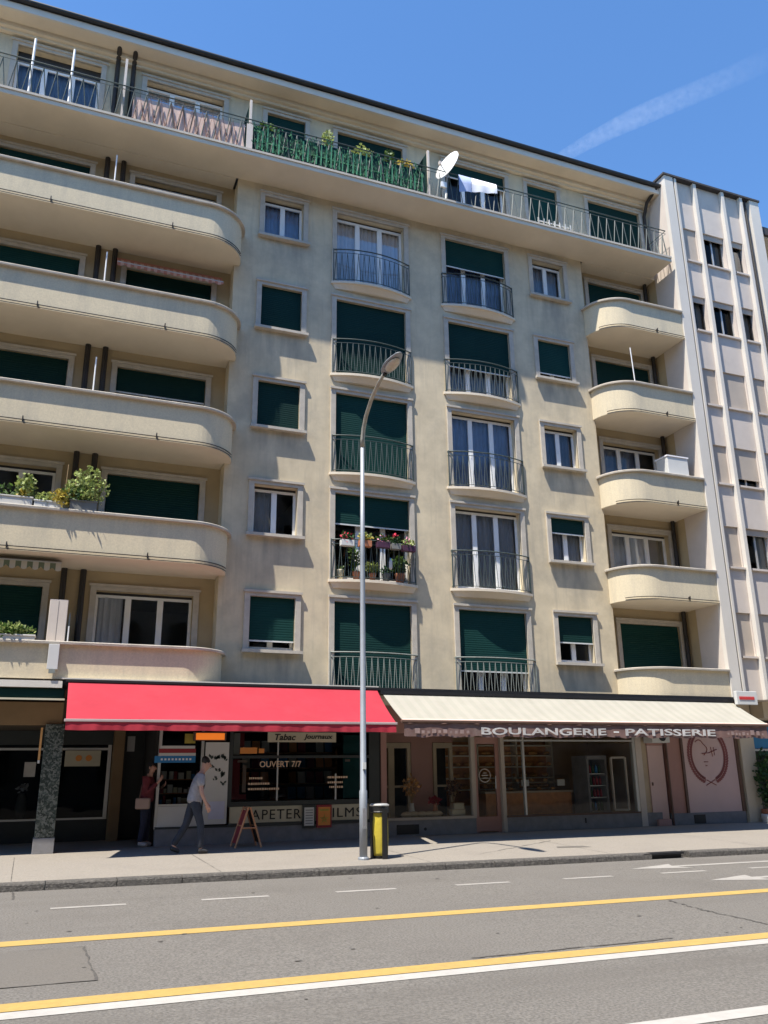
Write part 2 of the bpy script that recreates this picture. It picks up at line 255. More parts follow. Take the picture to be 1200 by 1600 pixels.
# ---------------------------------------------------------------- mesh builder
ORG = {}
class MB:
    def __init__(s): s.v = []; s.f = []; s.sm = False
    def q(s, *pts):
        b = len(s.v); s.v += [tuple(p) for p in pts]; s.f.append(tuple(range(b, b+len(pts)))); return s
    def box(s, x0, x1, y0, y1, z0, z1):
        b = len(s.v)
        s.v += [(x0,y0,z0),(x1,y0,z0),(x1,y1,z0),(x0,y1,z0),(x0,y0,z1),(x1,y0,z1),(x1,y1,z1),(x0,y1,z1)]
        for f in ((0,3,2,1),(4,5,6,7),(0,1,5,4),(1,2,6,5),(2,3,7,6),(3,0,4,7)): s.f.append(tuple(b+i for i in f))
        return s
    def obox(s, c, size, rz=0, rx=0, ry=0):
        R = Matrix.Rotation(rz, 3, 'Z') @ Matrix.Rotation(ry, 3, 'Y') @ Matrix.Rotation(rx, 3, 'X')
        k = MB().box(-size[0]/2, size[0]/2, -size[1]/2, size[1]/2, -size[2]/2, size[2]/2)
        return s.add(k, lambda p: R @ Vector(p) + Vector(c))
    def add(s, o, fn=None):
        b = len(s.v); s.v += [tuple(fn(p)) if fn else p for p in o.v]; s.f += [tuple(b+i for i in f) for f in o.f]; return s
    def prism(s, poly, z0, z1):
        n = len(poly); b = len(s.v)
        s.v += [(x, y, z0) for x, y in poly] + [(x, y, z1) for x, y in poly]
        s.f.append(tuple(range(b+n-1, b-1, -1))); s.f.append(tuple(range(b+n, b+2*n)))
        for i in range(n): j = (i+1) % n; s.f.append((b+i, b+j, b+n+j, b+n+i))
        return s
    def tube(s, pts, r, n=8, cap=True, sy=1.0):
        pts = [Vector(p) for p in pts]; rs = r if isinstance(r, (list, tuple)) else [r]*len(pts)
        b = len(s.v); up = None
        for i, p in enumerate(pts):
            t = (pts[min(i+1, len(pts)-1)] - pts[max(i-1, 0)])
            t = t.normalized() if t.length > 1e-9 else Vector((0,0,1))
            if up is None:
                a = Vector((1,0,0)) if abs(t.x) < 0.8 else Vector((0,1,0))
                up = (a - t*a.dot(t)).normalized()
            else: up = (up - t*up.dot(t)).normalized()
            w = t.cross(up)
            for k in range(n):
                a = 2*PI*k/n
                s.v.append(tuple(p + up*(math.cos(a)*rs[i]) + w*(math.sin(a)*rs[i]*sy)))
        for i in range(len(pts)-1):
            for k in range(n):
                j = (k+1) % n
                s.f.append((b+i*n+k, b+i*n+j, b+(i+1)*n+j, b+(i+1)*n+k))
        if cap:
            s.f.append(tuple(b+k for k in range(n-1, -1, -1))); e = b+(len(pts)-1)*n; s.f.append(tuple(e+k for k in range(n)))
        return s
    def lathe(s, prof, c=(0,0,0), n=20, axis=None):
        b = len(s.v); m = len(prof)
        R = Matrix.Identity(3)
        if axis is not None: R = Vector((0,0,1)).rotation_difference(Vector(axis)).to_matrix()
        for r, z in prof:
            for k in range(n):
                a = 2*PI*k/n; s.v.append(tuple(R @ Vector((r*math.cos(a), r*math.sin(a), z)) + Vector(c)))
        for i in range(m-1):
            for k in range(n):
                j = (k+1) % n; s.f.append((b+i*n+k, b+i*n+j, b+(i+1)*n+j, b+(i+1)*n+k))
        s.f.append(tuple(b+k for k in range(n-1, -1, -1))); s.f.append(tuple(b+(m-1)*n+k for k in range(n)))
        return s
    def sweep(s, prof, path, cap=True):
        """closed profile [(outward, z)] swept along an xy path; outward is to the right of travel"""
        P = [Vector((p[0], p[1])) for p in path]; n = len(prof); b = len(s.v)
        for i, p in enumerate(P):
            ds = []
            if i > 0: ds.append((P[i]-P[i-1]).normalized())
            if i < len(P)-1: ds.append((P[i+1]-P[i]).normalized())
            t = sum(ds, Vector((0,0))).normalized(); nn = Vector((t.y, -t.x))
            k = 1/max(0.3, nn.dot(Vector((ds[0].y, -ds[0].x))))
            for o, z in prof: s.v.append((p.x+nn.x*o*k, p.y+nn.y*o*k, z))
        for i in range(len(P)-1):
            for k in range(n):
                j = (k+1) % n; s.f.append((b+i*n+k, b+(i+1)*n+k, b+(i+1)*n+j, b+i*n+j))
        if cap:
            s.f.append(tuple(b+k for k in range(n))); s.f.append(tuple(b+(len(P)-1)*n+k for k in range(n-1, -1, -1)))
        return s
    def build(s, name, m, parent=None, label=None, smooth=False, bevel=0, org=None):
        o0 = ORG.get(parent.name, Vector((0,0,0))) if parent else Vector(org or (0,0,0))
        me = bpy.data.meshes.new(name)
        me.from_pydata([tuple(Vector(p)-o0) for p in s.v], [], s.f); me.update()
        import bmesh
        bm = bmesh.new(); bm.from_mesh(me); bmesh.ops.recalc_face_normals(bm, faces=bm.faces); bm.to_mesh(me); bm.free()
        if smooth:
            for p in me.polygons: p.use_smooth = True
        ob = bpy.data.objects.new(name, me); COL.objects.link(ob)
        for mm in (m if isinstance(m, (list, tuple)) else [m]): me.materials.append(mm)
        if parent: ob.parent = parent
        else: ob.location = o0
        ORG[ob.name] = o0
        if bevel:
            bv = ob.modifiers.new('bevel', 'BEVEL'); bv.width = bevel; bv.segments = 2; bv.limit_method = 'ANGLE'
        if label: ob['label'] = label
        return ob

def thing(name, label, cat, loc, group=None):
    o = bpy.data.objects.new(name, None); COL.objects.link(o); o.location = loc; o.empty_display_size = 0.2
    ORG[o.name] = Vector(loc); o['label'] = label; o['category'] = cat
    if group: o['group'] = group
    return o
def tag(o, label, cat, group=None):
    o['label'] = label; o['category'] = cat
    if group: o['group'] = group
    return o
def struct(o, label=None):
    o['kind'] = 'structure'
    if label: o['label'] = label
    return o

def text_mb(txt, x0, x1, z0, z1, y, depth=0.012, shear=0, bold=0.0, vertical=False, spacing=1.0, fn=None):
    cu = bpy.data.curves.new('txt', 'FONT'); cu.body = txt; cu.size = 1; cu.extrude = 0.0; cu.shear = shear; cu.offset = bold; cu.space_character = spacing
    cu.resolution_u = 3
    ob = bpy.data.objects.new('txt', cu); COL.objects.link(ob)
    dg = bpy.context.evaluated_depsgraph_get(); me = bpy.data.meshes.new_from_object(ob.evaluated_get(dg))
    vs = [v.co.copy() for v in me.vertices]; fs = [tuple(p.vertices) for p in me.polygons]
    bpy.data.objects.remove(ob); bpy.data.curves.remove(cu); bpy.data.meshes.remove(me)
    a0 = min(v.x for v in vs); a1 = max(v.x for v in vs); b0 = min(v.y for v in vs); b1 = max(v.y for v in vs)
    r = MB()
    for v in vs:
        u = (v.x-a0)/(a1-a0); w = (v.y-b0)/(b1-b0)
        if vertical: p = (x0+(x1-x0)*(1-w), y, z0+(z1-z0)*u)
        else: p = (x0+(x1-x0)*u, y, z0+(z1-z0)*w)
        r.v.append(fn(p) if fn else p)
    r.f = fs
    n = len(r.v)                                   # give the letters thickness
    from collections import Counter
    ec = Counter()
    for f in fs:
        for i in range(len(f)):
            ec[(f[i], f[(i+1) % len(f)])] += 1
    r.v += [(p[0], p[1]+depth, p[2]) for p in r.v[:n]]
    for (a, b) in list(ec):
        if (b, a) not in ec: r.f.append((a, b, n+b, n+a))
    return r

def wall_holes(mb, x0, x1, z0, z1, yf, yb, holes):
    """front sheet with rectangular openings and their reveals"""
    xs = sorted(set([x0, x1]+[h[0] for h in holes]+[h[1] for h in holes])); zs = sorted(set([z0, z1]+[h[2] for h in holes]+[h[3] for h in holes]))
    for i in range(len(xs)-1):
        for j in range(len(zs)-1):
            cx = (xs[i]+xs[i+1])/2; cz = (zs[j]+zs[j+1])/2
            if any(h[0] < cx < h[1] and h[2] < cz < h[3] for h in holes): continue
            mb.q((xs[i],yf,zs[j]),(xs[i+1],yf,zs[j]),(xs[i+1],yf,zs[j+1]),(xs[i],yf,zs[j+1]))
    for a, b, c, d in holes:
        mb.q((a,yf,c),(a,yb,c),(a,yb,d),(a,yf,d)); mb.q((b,yf,c),(b,yf,d),(b,yb,d),(b,yb,c))
        mb.q((a,yf,d),(a,yb,d),(b,yb,d),(b,yf,d)); mb.q((a,yf,c),(b,yf,c),(b,yb,c),(a,yb,c))

def foliage(mb, c, rad, n, size, rng, shape=None):
    for _ in range(n):
        while True:
            p = Vector((rng.uniform(-1,1), rng.uniform(-1,1), rng.uniform(-1,1)))
            if p.length < 1: break
        if shape: p = shape(p)
        p = Vector((p.x*rad[0], p.y*rad[1], p.z*rad[2])) + Vector(c)
        d = Vector((rng.gauss(0,1), rng.gauss(0,1), rng.gauss(0.4,0.8))).normalized()
        a = d.cross(Vector((rng.gauss(0,1), rng.gauss(0,1), rng.gauss(0,1)))).normalized()
        l = size*rng.uniform(0.6, 1.4); w = l*0.32
        mb.q(p, p+d*l*0.5+a*w, p+d*l, p+d*l*0.5-a*w)

# ---------------------------------------------------------------- camera
c = dict(f=1300.0812, pitch=0.301673, yaw=0.378195, roll=-0.011021, x=-0.8997, z=1.44485, dist=18.79474)
cy, sy = math.cos(c['yaw']), math.sin(c['yaw']); cp, sp = math.cos(c['pitch']), math.sin(c['pitch'])
F = Vector((sy*cp, cy*cp, sp)); R0 = Vector((cy, -sy, 0)); U0 = R0.cross(F)
Rv = R0*math.cos(c['roll']) + U0*math.sin(c['roll']); Uv = -R0*math.sin(c['roll']) + U0*math.cos(c['roll'])
cam = bpy.data.cameras.new('camera'); co = bpy.data.objects.new('camera', cam); COL.objects.link(co)
mw = Matrix((( Rv.x, Uv.x, -F.x, c['x']), (Rv.y, Uv.y, -F.y, -c['dist']), (Rv.z, Uv.z, -F.z, c['z']), (0,0,0,1)))
co.matrix_world = mw
cam.sensor_fit = 'VERTICAL'; cam.sensor_height = 24; cam.lens = c['f']/1600*24; cam.clip_end = 20000; cam.clip_start = 0.1
sc.camera = co
def ray(px, py):
    d = F*c['f'] + Rv*(px-600) + Uv*(800-py); return d.normalized()
CAM = Vector((c['x'], -c['dist'], c['z']))

# ---------------------------------------------------------------- light
SUN = Vector((-1.82, -1.0, 4.45)).normalized()           # towards the sun
w = bpy.data.worlds.new('World'); sc.world = w; w.use_nodes = True
nt = w.node_tree; bg = nt.nodes['Background']
sk = nt.nodes.new('ShaderNodeTexSky'); sk.sky_type = 'NISHITA'; sk.sun_disc = False
sk.sun_elevation = math.asin(SUN.z); sk.sun_rotation = math.atan2(SUN.x, SUN.y)
sk.air_density = 1.0; sk.dust_density = 0.0; sk.ozone_density = 5.0; sk.altitude = 400
hsn = nt.nodes.new('ShaderNodeHueSaturation'); hsn.inputs['Saturation'].default_value = 1.12
nt.links.new(sk.outputs[0], hsn.inputs['Color']); nt.links.new(hsn.outputs[0], bg.inputs['Color']); bg.inputs['Strength'].default_value = 0.15
sl = bpy.data.lights.new('sun', 'SUN'); sl.energy = 5.0; sl.angle = math.radians(0.55); sl.color = (1.0, 0.94, 0.835)
so = bpy.data.objects.new('sun', sl); COL.objects.link(so)
so.rotation_euler = SUN.to_track_quat('Z', 'Y').to_euler(); so.location = (-20, -12, 40)
sc.view_settings.view_transform = 'Standard'; sc.view_settings.look = 'None'; sc.view_settings.exposure = 0.88; sc.view_settings.gamma = 1.0

# ---------------------------------------------------------------- ground, road, pavement
def zroad(x, y=0): return -0.165 - 0.006*(x+1)
PROF = [(8.0, 0.0), (0.1, 0.0), (-0.7, -0.01), (-4.4, -0.06)]
def zpave(x, y):
    for (ya, za), (yb, zb) in zip(PROF, PROF[1:]):
        if yb <= y <= ya:
            k = (y-ya)/(yb-ya); z = za+(zb-za)*k; break
    else: z = PROF[-1][1]
    t = min(1, max(0, (-0.7-y)/3.7)); return z - 0.006*(x+1)*t
XR = [-60, -30, -12, -6, -3, 0, 3, 6, 9, 12, 16, 20, 30, 60, 120]
g = MB().q((-400,-400,-1.2),(400,-400,-1.2),(400,400,-1.2),(-400,400,-1.2))
struct(g.build('ground', M['ground']))
r = MB()
for a, b in zip(XR, XR[1:]): r.q((a,-60,zroad(a)),(b,-60,zroad(b)),(b,-4.5,zroad(b)),(a,-4.5,zroad(a)))
struct(r.build('road', M['asphalt']))
p = MB(); ys = [8.0, 0.1, -0.7, -2.4, -4.4]
for a, b in zip(XR, XR[1:]):
    for y0, y1 in zip(ys, ys[1:]): p.q((a,y1,zpave(a,y1)),(b,y1,zpave(b,y1)),(b,y0,zpave(b,y0)),(a,y0,zpave(a,y0)))
struct(p.build('pavement', M['pavement']))
# granite kerb stones of slightly uneven length and height
k = MB(); x = -40.0; rng = random.Random(3)
while x < 60:
    l = rng.uniform(0.9, 1.25); h = rng.uniform(-0.004, 0.004)
    def kz(xx): return zpave(xx, -4.4)+0.004+h
    x1 = x+l-0.012
    if not (10.05 < x+l/2 < 10.9):
        for aa, bb in ((x, x1),):
            pr = []
            for xx in (aa, bb):
                y0 = -4.402; y1 = -4.65+rng.uniform(-0.008, 0.008); z1 = kz(xx); z0 = zroad(xx)-0.05
                pr.append([(xx,y0,z0),(xx,y1-0.015,z0),(xx,y1,z1-0.025),(xx,y1+0.02,z1),(xx,y0,z1)])
            n = 5
            for i in range(n): j = (i+1) % n; k.q(pr[0][i], pr[0][j], pr[1][j], pr[1][i])
            k.q(*pr[0]); k.q(*pr[1][::-1])
    x += l
struct(k.build('kerb', M['granite']))
d = MB().box(10.0, 10.95, -4.55, -4.41, -0.45, -0.14); d.box(10.0, 10.95, -4.65, -4.41, zpave(10.5,-4.4)-0.03, zpave(10.5,-4.4)+0.004)
struct(d.build('kerb_inlet', M['dark_metal']))

def strip(mb, x0, x1, ya, yb, dz=0.004, step=3.0, yf=None):
    n = max(1, int((x1-x0)/step))
    for i in range(n):
        a = x0+(x1-x0)*i/n; b = x0+(x1-x0)*(i+1)/n
        mb.q((a,ya,zroad(a)+dz),(b,ya,zroad(b)+dz),(b,yb,zroad(b)+dz),(a,yb,zroad(a)+dz))
m = MB(); strip(m, -40, 60, -9.00, -8.72); strip(m, -40, 60, -11.57, -11.33); struct(m.build('yellow_line', M['yellow_paint']))
m = MB(); strip(m, -40, 60, -11.78, -11.59); struct(m.build('white_line', M['white_paint']))
m = MB(); strip(m, 2.2, 40, -13.68, -13.50); struct(m.build('edge_line', M['white_paint']))
m = MB()
for i in range(-6, 16): strip(m, -0.62+1.89*i, 0.30+1.89*i, -6.63, -6.51)
struct(m.build('lane_dashes', M['worn_paint']))
def poly_road(mb, pts, dz=0.004): mb.q(*[(x, y, zroad(x)+dz) for x, y in pts])
m = MB()
poly_road(m, [(8.9,-7.62),(9.9,-7.30),(9.8,-7.55),(12.6,-7.55),(12.6,-7.72),(9.8,-7.72),(9.9,-7.98)])
poly_road(m, [(8.75,-5.85),(9.9,-5.45),(9.75,-5.72),(13.5,-5.72),(13.5,-5.88),(9.75,-5.88),(9.9,-6.12)])
struct(m.build('lane_arrow', M['worn_paint']))
m = MB(); poly_road(m, [(-5.5,-9.17),(-0.34,-9.31),(-0.31,-10.82),(-5.5,-10.70)], 0.003); struct(m.build('road_patch', M['asphalt_patch']))
m = MB()
def crack(mb, pts, w=0.03, jit=0.02, n=26, seed=1, zf=zroad):
    rg = random.Random(seed); L = []
    for (a, b) in zip(pts, pts[1:]):
        for i in range(n):
            t = i/n; L.append((a[0]+(b[0]-a[0])*t+rg.uniform(-jit,jit), a[1]+(b[1]-a[1])*t+rg.uniform(-jit,jit), w*rg.uniform(0.3,1.2)))
    L.append((*pts[-1], w))
    for a, b in zip(L, L[1:]):
        t = Vector((b[0]-a[0], b[1]-a[1])).normalized(); nn = Vector((-t.y, t.x))
        q = [(a[0]+nn.x*a[2]/2, a[1]+nn.y*a[2]/2), (b[0]+nn.x*b[2]/2, b[1]+nn.y*b[2]/2), (b[0]-nn.x*b[2]/2, b[1]-nn.y*b[2]/2), (a[0]-nn.x*a[2]/2, a[1]-nn.y*a[2]/2)]
        mb.q(*[(x, y, zf(x, y)+0.006) for x, y in q])
crack(m, [(-0.34,-9.31),(-0.31,-10.82)], 0.028, 0.010, n=14, seed=2)
crack(m, [(-5,-9.18),(-0.34,-9.31)], 0.018, 0.008, seed=3); crack(m, [(-5,-10.71),(-0.31,-10.82)], 0.018, 0.008, seed=4)
crack(m, [(6.9,-9.09),(6.75,-9.9),(6.7,-10.97),(7.1,-11.25)], 0.028, 0.03, seed=5)
crack(m, [(2.9,-11.25),(5.2,-11.2)], 0.03, 0.015, seed=6); crack(m, [(-1.1,-4.7),(-1.08,-5.5)], 0.03, 0.01, seed=7)
rg = random.Random(12)
for _ in range(34):
    x = rg.uniform(-3, 10); y = rg.uniform(-14.3, -5.0); s = rg.uniform(0.012, 0.034)
    pts = [(x+s*math.cos(a)*rg.uniform(0.6,1.5), y+s*math.sin(a)*rg.uniform(0.5,1.0)) for a in [i*PI/4 for i in range(8)]]
    m.q(*[(px, py, zroad(px)+0.006) for px, py in pts])
struct(m.build('road_cracks', M['crack']))
m = MB()
for xx in (-1.2, 1.9, 5.6, 9.4, 13.2): crack(m, [(xx,-0.9),(xx+0.05,-4.35)], 0.010, 0.004, seed=int(xx*10)+99, zf=zpave)
crack(m, [(7.0,-3.6),(9.6,-2.0)], 0.02, 0.02, seed=31, zf=zpave)
struct(m.build('pavement_joints', M['crack']))
m = MB(); xx = 9.3
m.q(*[(a, b, zpave(a,b)+0.005) for a, b in ((9.0,-3.2),(9.75,-3.3),(9.7,-3.05),(9.1,-3.0))])
struct(m.build('pavement_stain', M['asphalt_patch']))

# ---------------------------------------------------------------- apartment building
H = 2.75
XL, XA0, XA1, XB0, XB1, XC0, XC1, XD0, XD1, XEND = 2.46, 3.20, 4.286, 5.246, 7.262, 8.568, 10.539, 11.502, 12.611, 13.32
def lev(k): return 3.13 + H*(k-1)                     # finished floor of storey k
def head(k): return 5.354 + H*(k-1)
YL = 0.47                                             # back wall of the loggias
XW = -9.0
apt = thing('apartment_building', 'beige rendered apartment block with green roller shutters and rounded balconies over the shops', 'building', (2.46, 0, 0))

mb = MB(); holes = []
for k_ in range(1, 6):
    for a, b in ((XA0, XA1), (XD0, XD1)): holes.append((a, b, head(k_)-1.238, head(k_)))
    for a, b in ((XB0, XB1), (XC0, XC1)): holes.append((a, b, lev(k_), head(k_)))
wall_holes(mb, XL, XEND, 2.95, lev(6)-0.17, 0.0, 0.30, holes)
mb.q((XL,0,2.95),(XL,0,lev(6)-0.17),(XL,YL,lev(6)-0.17),(XL,YL,2.95))
mb.q((XEND,0,2.95),(XEND,YL,2.95),(XEND,YL,lev(6)-0.17),(XEND,0,lev(6)-0.17))
mb.build('wall', M['stucco'], apt)
mb = MB(); F6 = [(-3.26,-1.25),(-0.09,1.96),(3.18,4.28),(5.24,7.27),(8.65,10.72),(11.52,12.61),(13.79,15.81)]
wall_holes(mb, XW, 16.2, lev(6)-0.17, 19.56, 0.0, 0.30, [(a, b, lev(6), 19.11) for a, b in F6])
mb.build('wall', M['stucco'], apt)
L1 = (-0.15, 1.98); L0 = (-3.40, -1.26); RW = (13.85, 15.93)
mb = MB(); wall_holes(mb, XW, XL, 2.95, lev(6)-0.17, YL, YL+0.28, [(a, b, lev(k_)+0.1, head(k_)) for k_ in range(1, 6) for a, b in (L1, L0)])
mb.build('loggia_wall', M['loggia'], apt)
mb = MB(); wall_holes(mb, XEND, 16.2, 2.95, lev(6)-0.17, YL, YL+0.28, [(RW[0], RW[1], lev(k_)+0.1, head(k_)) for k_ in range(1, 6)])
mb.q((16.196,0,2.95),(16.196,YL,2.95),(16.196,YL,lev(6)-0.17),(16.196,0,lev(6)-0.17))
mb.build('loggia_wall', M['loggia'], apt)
# rooms behind the windows
mb = MB()
for k_ in range(1, 8):
    z = lev(k_)-0.2; mb.box(XW, 16.19, 0.96, 4.6, z, z+0.18)
for xx in (XW, 2.8, 4.8, 7.9, 11.0, 13.1): mb.box(xx-0.05, xx+0.05, 0.96, 4.6, 3.2, 19.4)
mb.box(XW, 16.19, 4.6, 4.7, 2.9, 19.5)
mb.build('interior', M['room'], apt)
# side and back closing the block
mb = MB(); mb.q((XW,0,0),(XW,0,19.5),(XW,9,19.5),(XW,9,0)); mb.q((XW,9,0),(16.19,9,0),(16.19,9,19.5),(XW,9,19.5)); mb.q((16.19,0.96,0),(16.19,0.96,19.5),(16.19,9,19.5),(16.19,9,0))
mb.build('wall', M['stucco'], apt)

def shutter_mb(x0, x1, z0, z1, y):
    r = MB(); n = max(1, int((z1-z0)/0.055)); p = (z1-z0)/n
    prof = []
    for i in range(n):
        z = z1-i*p; prof += [(y+0.003, z), (y, z-p*0.35), (y, z-p*0.75), (y+0.003, z-p*0.95)]
    prof.append((y+0.003, z0))
    b = len(r.v)
    for yy, zz in prof: r.v += [(x0, yy, zz), (x1, yy, zz)]
    for i in range(len(prof)-1): r.f.append((b+2*i, b+2*i+1, b+2*i+3, b+2*i+2))
    return r
def curtain_mb(x0, x1, z0, z1, y, seed, amp=0.03):
    rg = random.Random(seed); r = MB(); n = max(8, int((x1-x0)/0.035)); ph = rg.uniform(0, 6); fr = rg.uniform(34, 46)
    for i in range(n+1):
        x = x0+(x1-x0)*i/n; yy = y+amp*math.sin(x*fr+ph+0.8*math.sin(x*9))
        r.v += [(x, yy, z1), (x, yy*1.0+0.004*math.sin(x*50), (z0+z1)/2), (x, yy, z0)]
    for i in range(n):
        for j in (0, 1): r.f.append((3*i+j, 3*i+3+j, 3*i+4+j, 3*i+1+j))
    return r
WSEED = [0]
def window(x0, x1, z0, z1, y, leaves, shut=0.0, curtain=None, kind='french', frame=None, surround=True, gap=(0, 1), trim=0.13, headbox=0.0):
    WSEED[0] += 1; W = x1-x0
    s = MB(); t = trim
    if surround:
        s.box(x0-t, x0, y-0.05, y+0.02, z0, z1+t); s.box(x1, x1+t, y-0.05, y+0.02, z0, z1+t); s.box(x0, x1, y-0.05, y+0.02, z1, z1+t)
        s.box(x0-t-0.03, x1+t+0.03, y-0.085, y-0.05, z1+t-0.045, z1+t+0.01)     # drip moulding on the head
        s.box(x0-t, x1+t, y-0.05, y-0.01, z1+t, z1+t+0.02)
    if kind == 'small':
        s.box(x0-t, x1+t, y-0.05, y+0.10, z0-0.07, z0)
    else: s.box(x0, x1, y+0.02, y+0.25, z0, z0+0.03)
    o = s.build('window', M['stone'], apt)
    if kind == 'small': MB().box(x0-t-0.04, x1+t+0.04, y-0.15, y-0.052, z0-0.075, z0-0.005).build('sill', M['stone'], o)
    fy = y+0.17; fm = frame or M['white_frame']; f = MB(); fw = 0.06
    zb = z0 + (0.0 if kind == 'small' else 0.03); zt = z1-0.01-headbox
    if headbox: MB().box(x0+0.005, x1-0.005, fy+0.02, fy+0.10, z1-headbox, z1-0.004).build('shutter_box', M['dark_frame'], o)
    f.box(x0, x0+fw, fy, fy+0.06, zb, zt); f.box(x1-fw, x1, fy, fy+0.06, zb, zt)
    f.box(x0+fw, x1-fw, fy, fy+0.06, zt-fw, zt); f.box(x0+fw, x1-fw, fy, fy+0.06, zb, zb+0.09)
    for i in range(1, leaves):
        xx = x0+W*i/leaves; f.box(xx-0.065, xx+0.065, fy-0.008, fy+0.062, zb+0.09, zt-fw)
        f.box(xx-0.006, xx+0.006, fy-0.022, fy-0.008, (zb+zt)/2-0.12, (zb+zt)/2+0.02)   # handle
    f.build('frame', fm, o)
    MB().q((x0+fw,fy+0.03,zb+0.09),(x1-fw,fy+0.03,zb+0.09),(x1-fw,fy+0.03,zt-fw),(x0+fw,fy+0.03,zt-fw)).build('pane', M['glass'], o)
    if curtain and shut < 0.9:
        a = x0+0.03+(W-0.06)*gap[0]; b = x0+0.03+(W-0.06)*gap[1]
        curtain_mb(a, b, zb+0.03, zt-0.02, fy+0.16, WSEED[0]).build('curtain', M[curtain], o)
    if shut > 0:
        zz = z1-(z1-z0)*shut; sh = shutter_mb(x0+0.012, x1-0.012, max(zz, z0+0.005), z1-0.002, y+0.045).build('shutter', M['shutter'], o)
        MB().box(x0+0.012, x1-0.012, y+0.033, y+0.053, max(zz, z0+0.005)-0.004, max(zz, z0+0.005)+0.03).build('bottom_bar', M['shutter_bar'] if shut < 0.95 else M['shutter'], o)
    return o
SH = {'A': [0.84, 0, 1.0, 1.0, 0], 'D': [0.58, 0.36, 0, 0.86, 0], 'B': [1.0, 0.36, 1.0, 1.0, 0], 'C': [0.70, 0, 0, 0.62, 0.40]}
CU = {'A': [None, 'curtain', None, None, 'curtain_blue'], 'D': [None, 'curtain', 'curtain_blue', None, 'curtain'], 'B': [None, None, None, None, 'curtain'], 'C': [None, 'curtain', 'curtain_blue', 'curtain', 'curtain_blue']}
for k_ in range(1, 6):
    for n_, (a, b) in (('A', (XA0, XA1)), ('D', (XD0, XD1))):
        sh = SH[n_][k_-1]
        window(a, b, head(k_)-1.238, head(k_), 0, 2, sh, CU[n_][k_-1], 'small', headbox=0.06 if sh == 0 else 0, gap=(0, 0.45) if (n_, k_) == ('A', 2) else (0, 1))
    for n_, (a, b) in (('B', (XB0, XB1)), ('C', (XC0, XC1))):
        sh = SH[n_][k_-1]; window(a, b, lev(k_), head(k_), 0, 3, sh, CU[n_][k_-1], 'french', headbox=0.05 if sh == 0 else 0)
L1S = [0, 1.0, 0.30, 1.0, 0]; L0S = [0.52, 0, 1.0, 0.24, 1.0]; RS = [1.0, 0, 0, 1.0, 0.98]
L1C = ['curtain', None, 'curtain_blue', None, None]; L0C = [None, None, None, 'curtain_blue', None]; RC = [None, 'curtain', 'curtain_blue', None, None]
for k_ in range(1, 6):
    window(*L1, lev(k_)+0.1, head(k_), YL, 3, L1S[k_-1], L1C[k_-1], headbox=0.05 if L1S[k_-1] == 0 else 0, gap=(0, 0.28) if k_ == 1 else (0, 1))
    window(*L0, lev(k_)+0.1, head(k_), YL, 3, L0S[k_-1], L0C[k_-1], headbox=0.05 if L0S[k_-1] == 0 else 0)
    window(*RW, lev(k_)+0.1, head(k_), YL, 3, RS[k_-1], RC[k_-1], headbox=0.05 if RS[k_-1] == 0 else 0, gap=(0, 0.7))
S6 = [0, 0, 1.0, 1.0, 0.22, 0.72, 0.62]; C6 = ['curtain_blue', 'curtain_blue', None, None, None, 'curtain', 'curtain_blue']
for (a, b), s_, cu_ in zip(F6, S6, C6): window(a, b, lev(6), 19.11, 0, 2 if b-a < 1.5 else 3, s_, cu_, headbox=(0.34 if a < -2 else 0.05) if s_ == 0 else 0)

# rounded concrete balconies
RB = 0.95
def left_path(o=0.0, n=14, x0=XW): return [(x0, -RB-o)] + [(1.65+(RB+o)*math.sin(PI/2*i/n), -(RB+o)*math.cos(PI/2*i/n)-0.003) for i in range(n+1)]
def right_path(o=0.0, n=14): return [(14.2-(RB+o)*math.cos(PI/2*i/n), -(RB+o)*math.sin(PI/2*i/n)-0.003) for i in range(n+1)] + [(16.19, -RB-o-0.003)]
def cap(k): return 3.98 + H*(k-1)
for k_ in range(1, 6):
    for side in ('L', 'R'):
        path = left_path() if side == 'L' else right_path()
        zc = cap(k_); zb = zc-(0.95 if k_ > 1 else 0.735)
        m = MB(); m.sweep([(0, zb+0.002), (0, zc-0.06), (-0.13, zc-0.06), (-0.13, zb+0.13)], path)
        bal = m.build('balcony', M['parapet'], apt)
        back = [(XL-0.004, -0.003), (XL-0.004, YL-0.004), (XW, YL-0.004)] if side == 'L' else [(16.19, YL-0.004), (XEND+0.004, YL-0.004), (XEND+0.004, -0.003)]
        inner = left_path(-0.004) if side == 'L' else right_path(-0.004)
        MB().prism(inner+back, zb, zb+0.125).build('slab', M['soffit'], bal)
        m = MB(); m.sweep([(0.085, zc-0.058), (0.09, zc-0.015), (0.08, zc), (-0.17, zc), (-0.17, zc-0.058)], path); m.build('coping', M['cap'], bal)
        # thin iron rod with brackets along the foot of the parapet
        if k_ > 1:
            q = (left_path(0.03) if side == 'L' else right_path(0.03)[5:])
            if side == 'L': q = q[:-4]
            m = MB(); m.tube([(x, y, zb+0.075) for x, y in q], 0.011, 5); m.tube([(x, y, zb+0.012) for x, y in q], 0.009, 5)
            for xx in ((-5.6, -3.9, -2.0, 0.75) if side == 'L' else (15.15,)):
                m.box(xx-0.012, xx+0.012, -RB-0.07, -RB, zb+0.06, zb+0.13); m.tube([(xx,-RB-0.05,zb+0.02),(xx,-RB-0.06,zb+0.15)], 0.013, 5)
            m.build('drip_rod', M['brown_pipe'], bal)

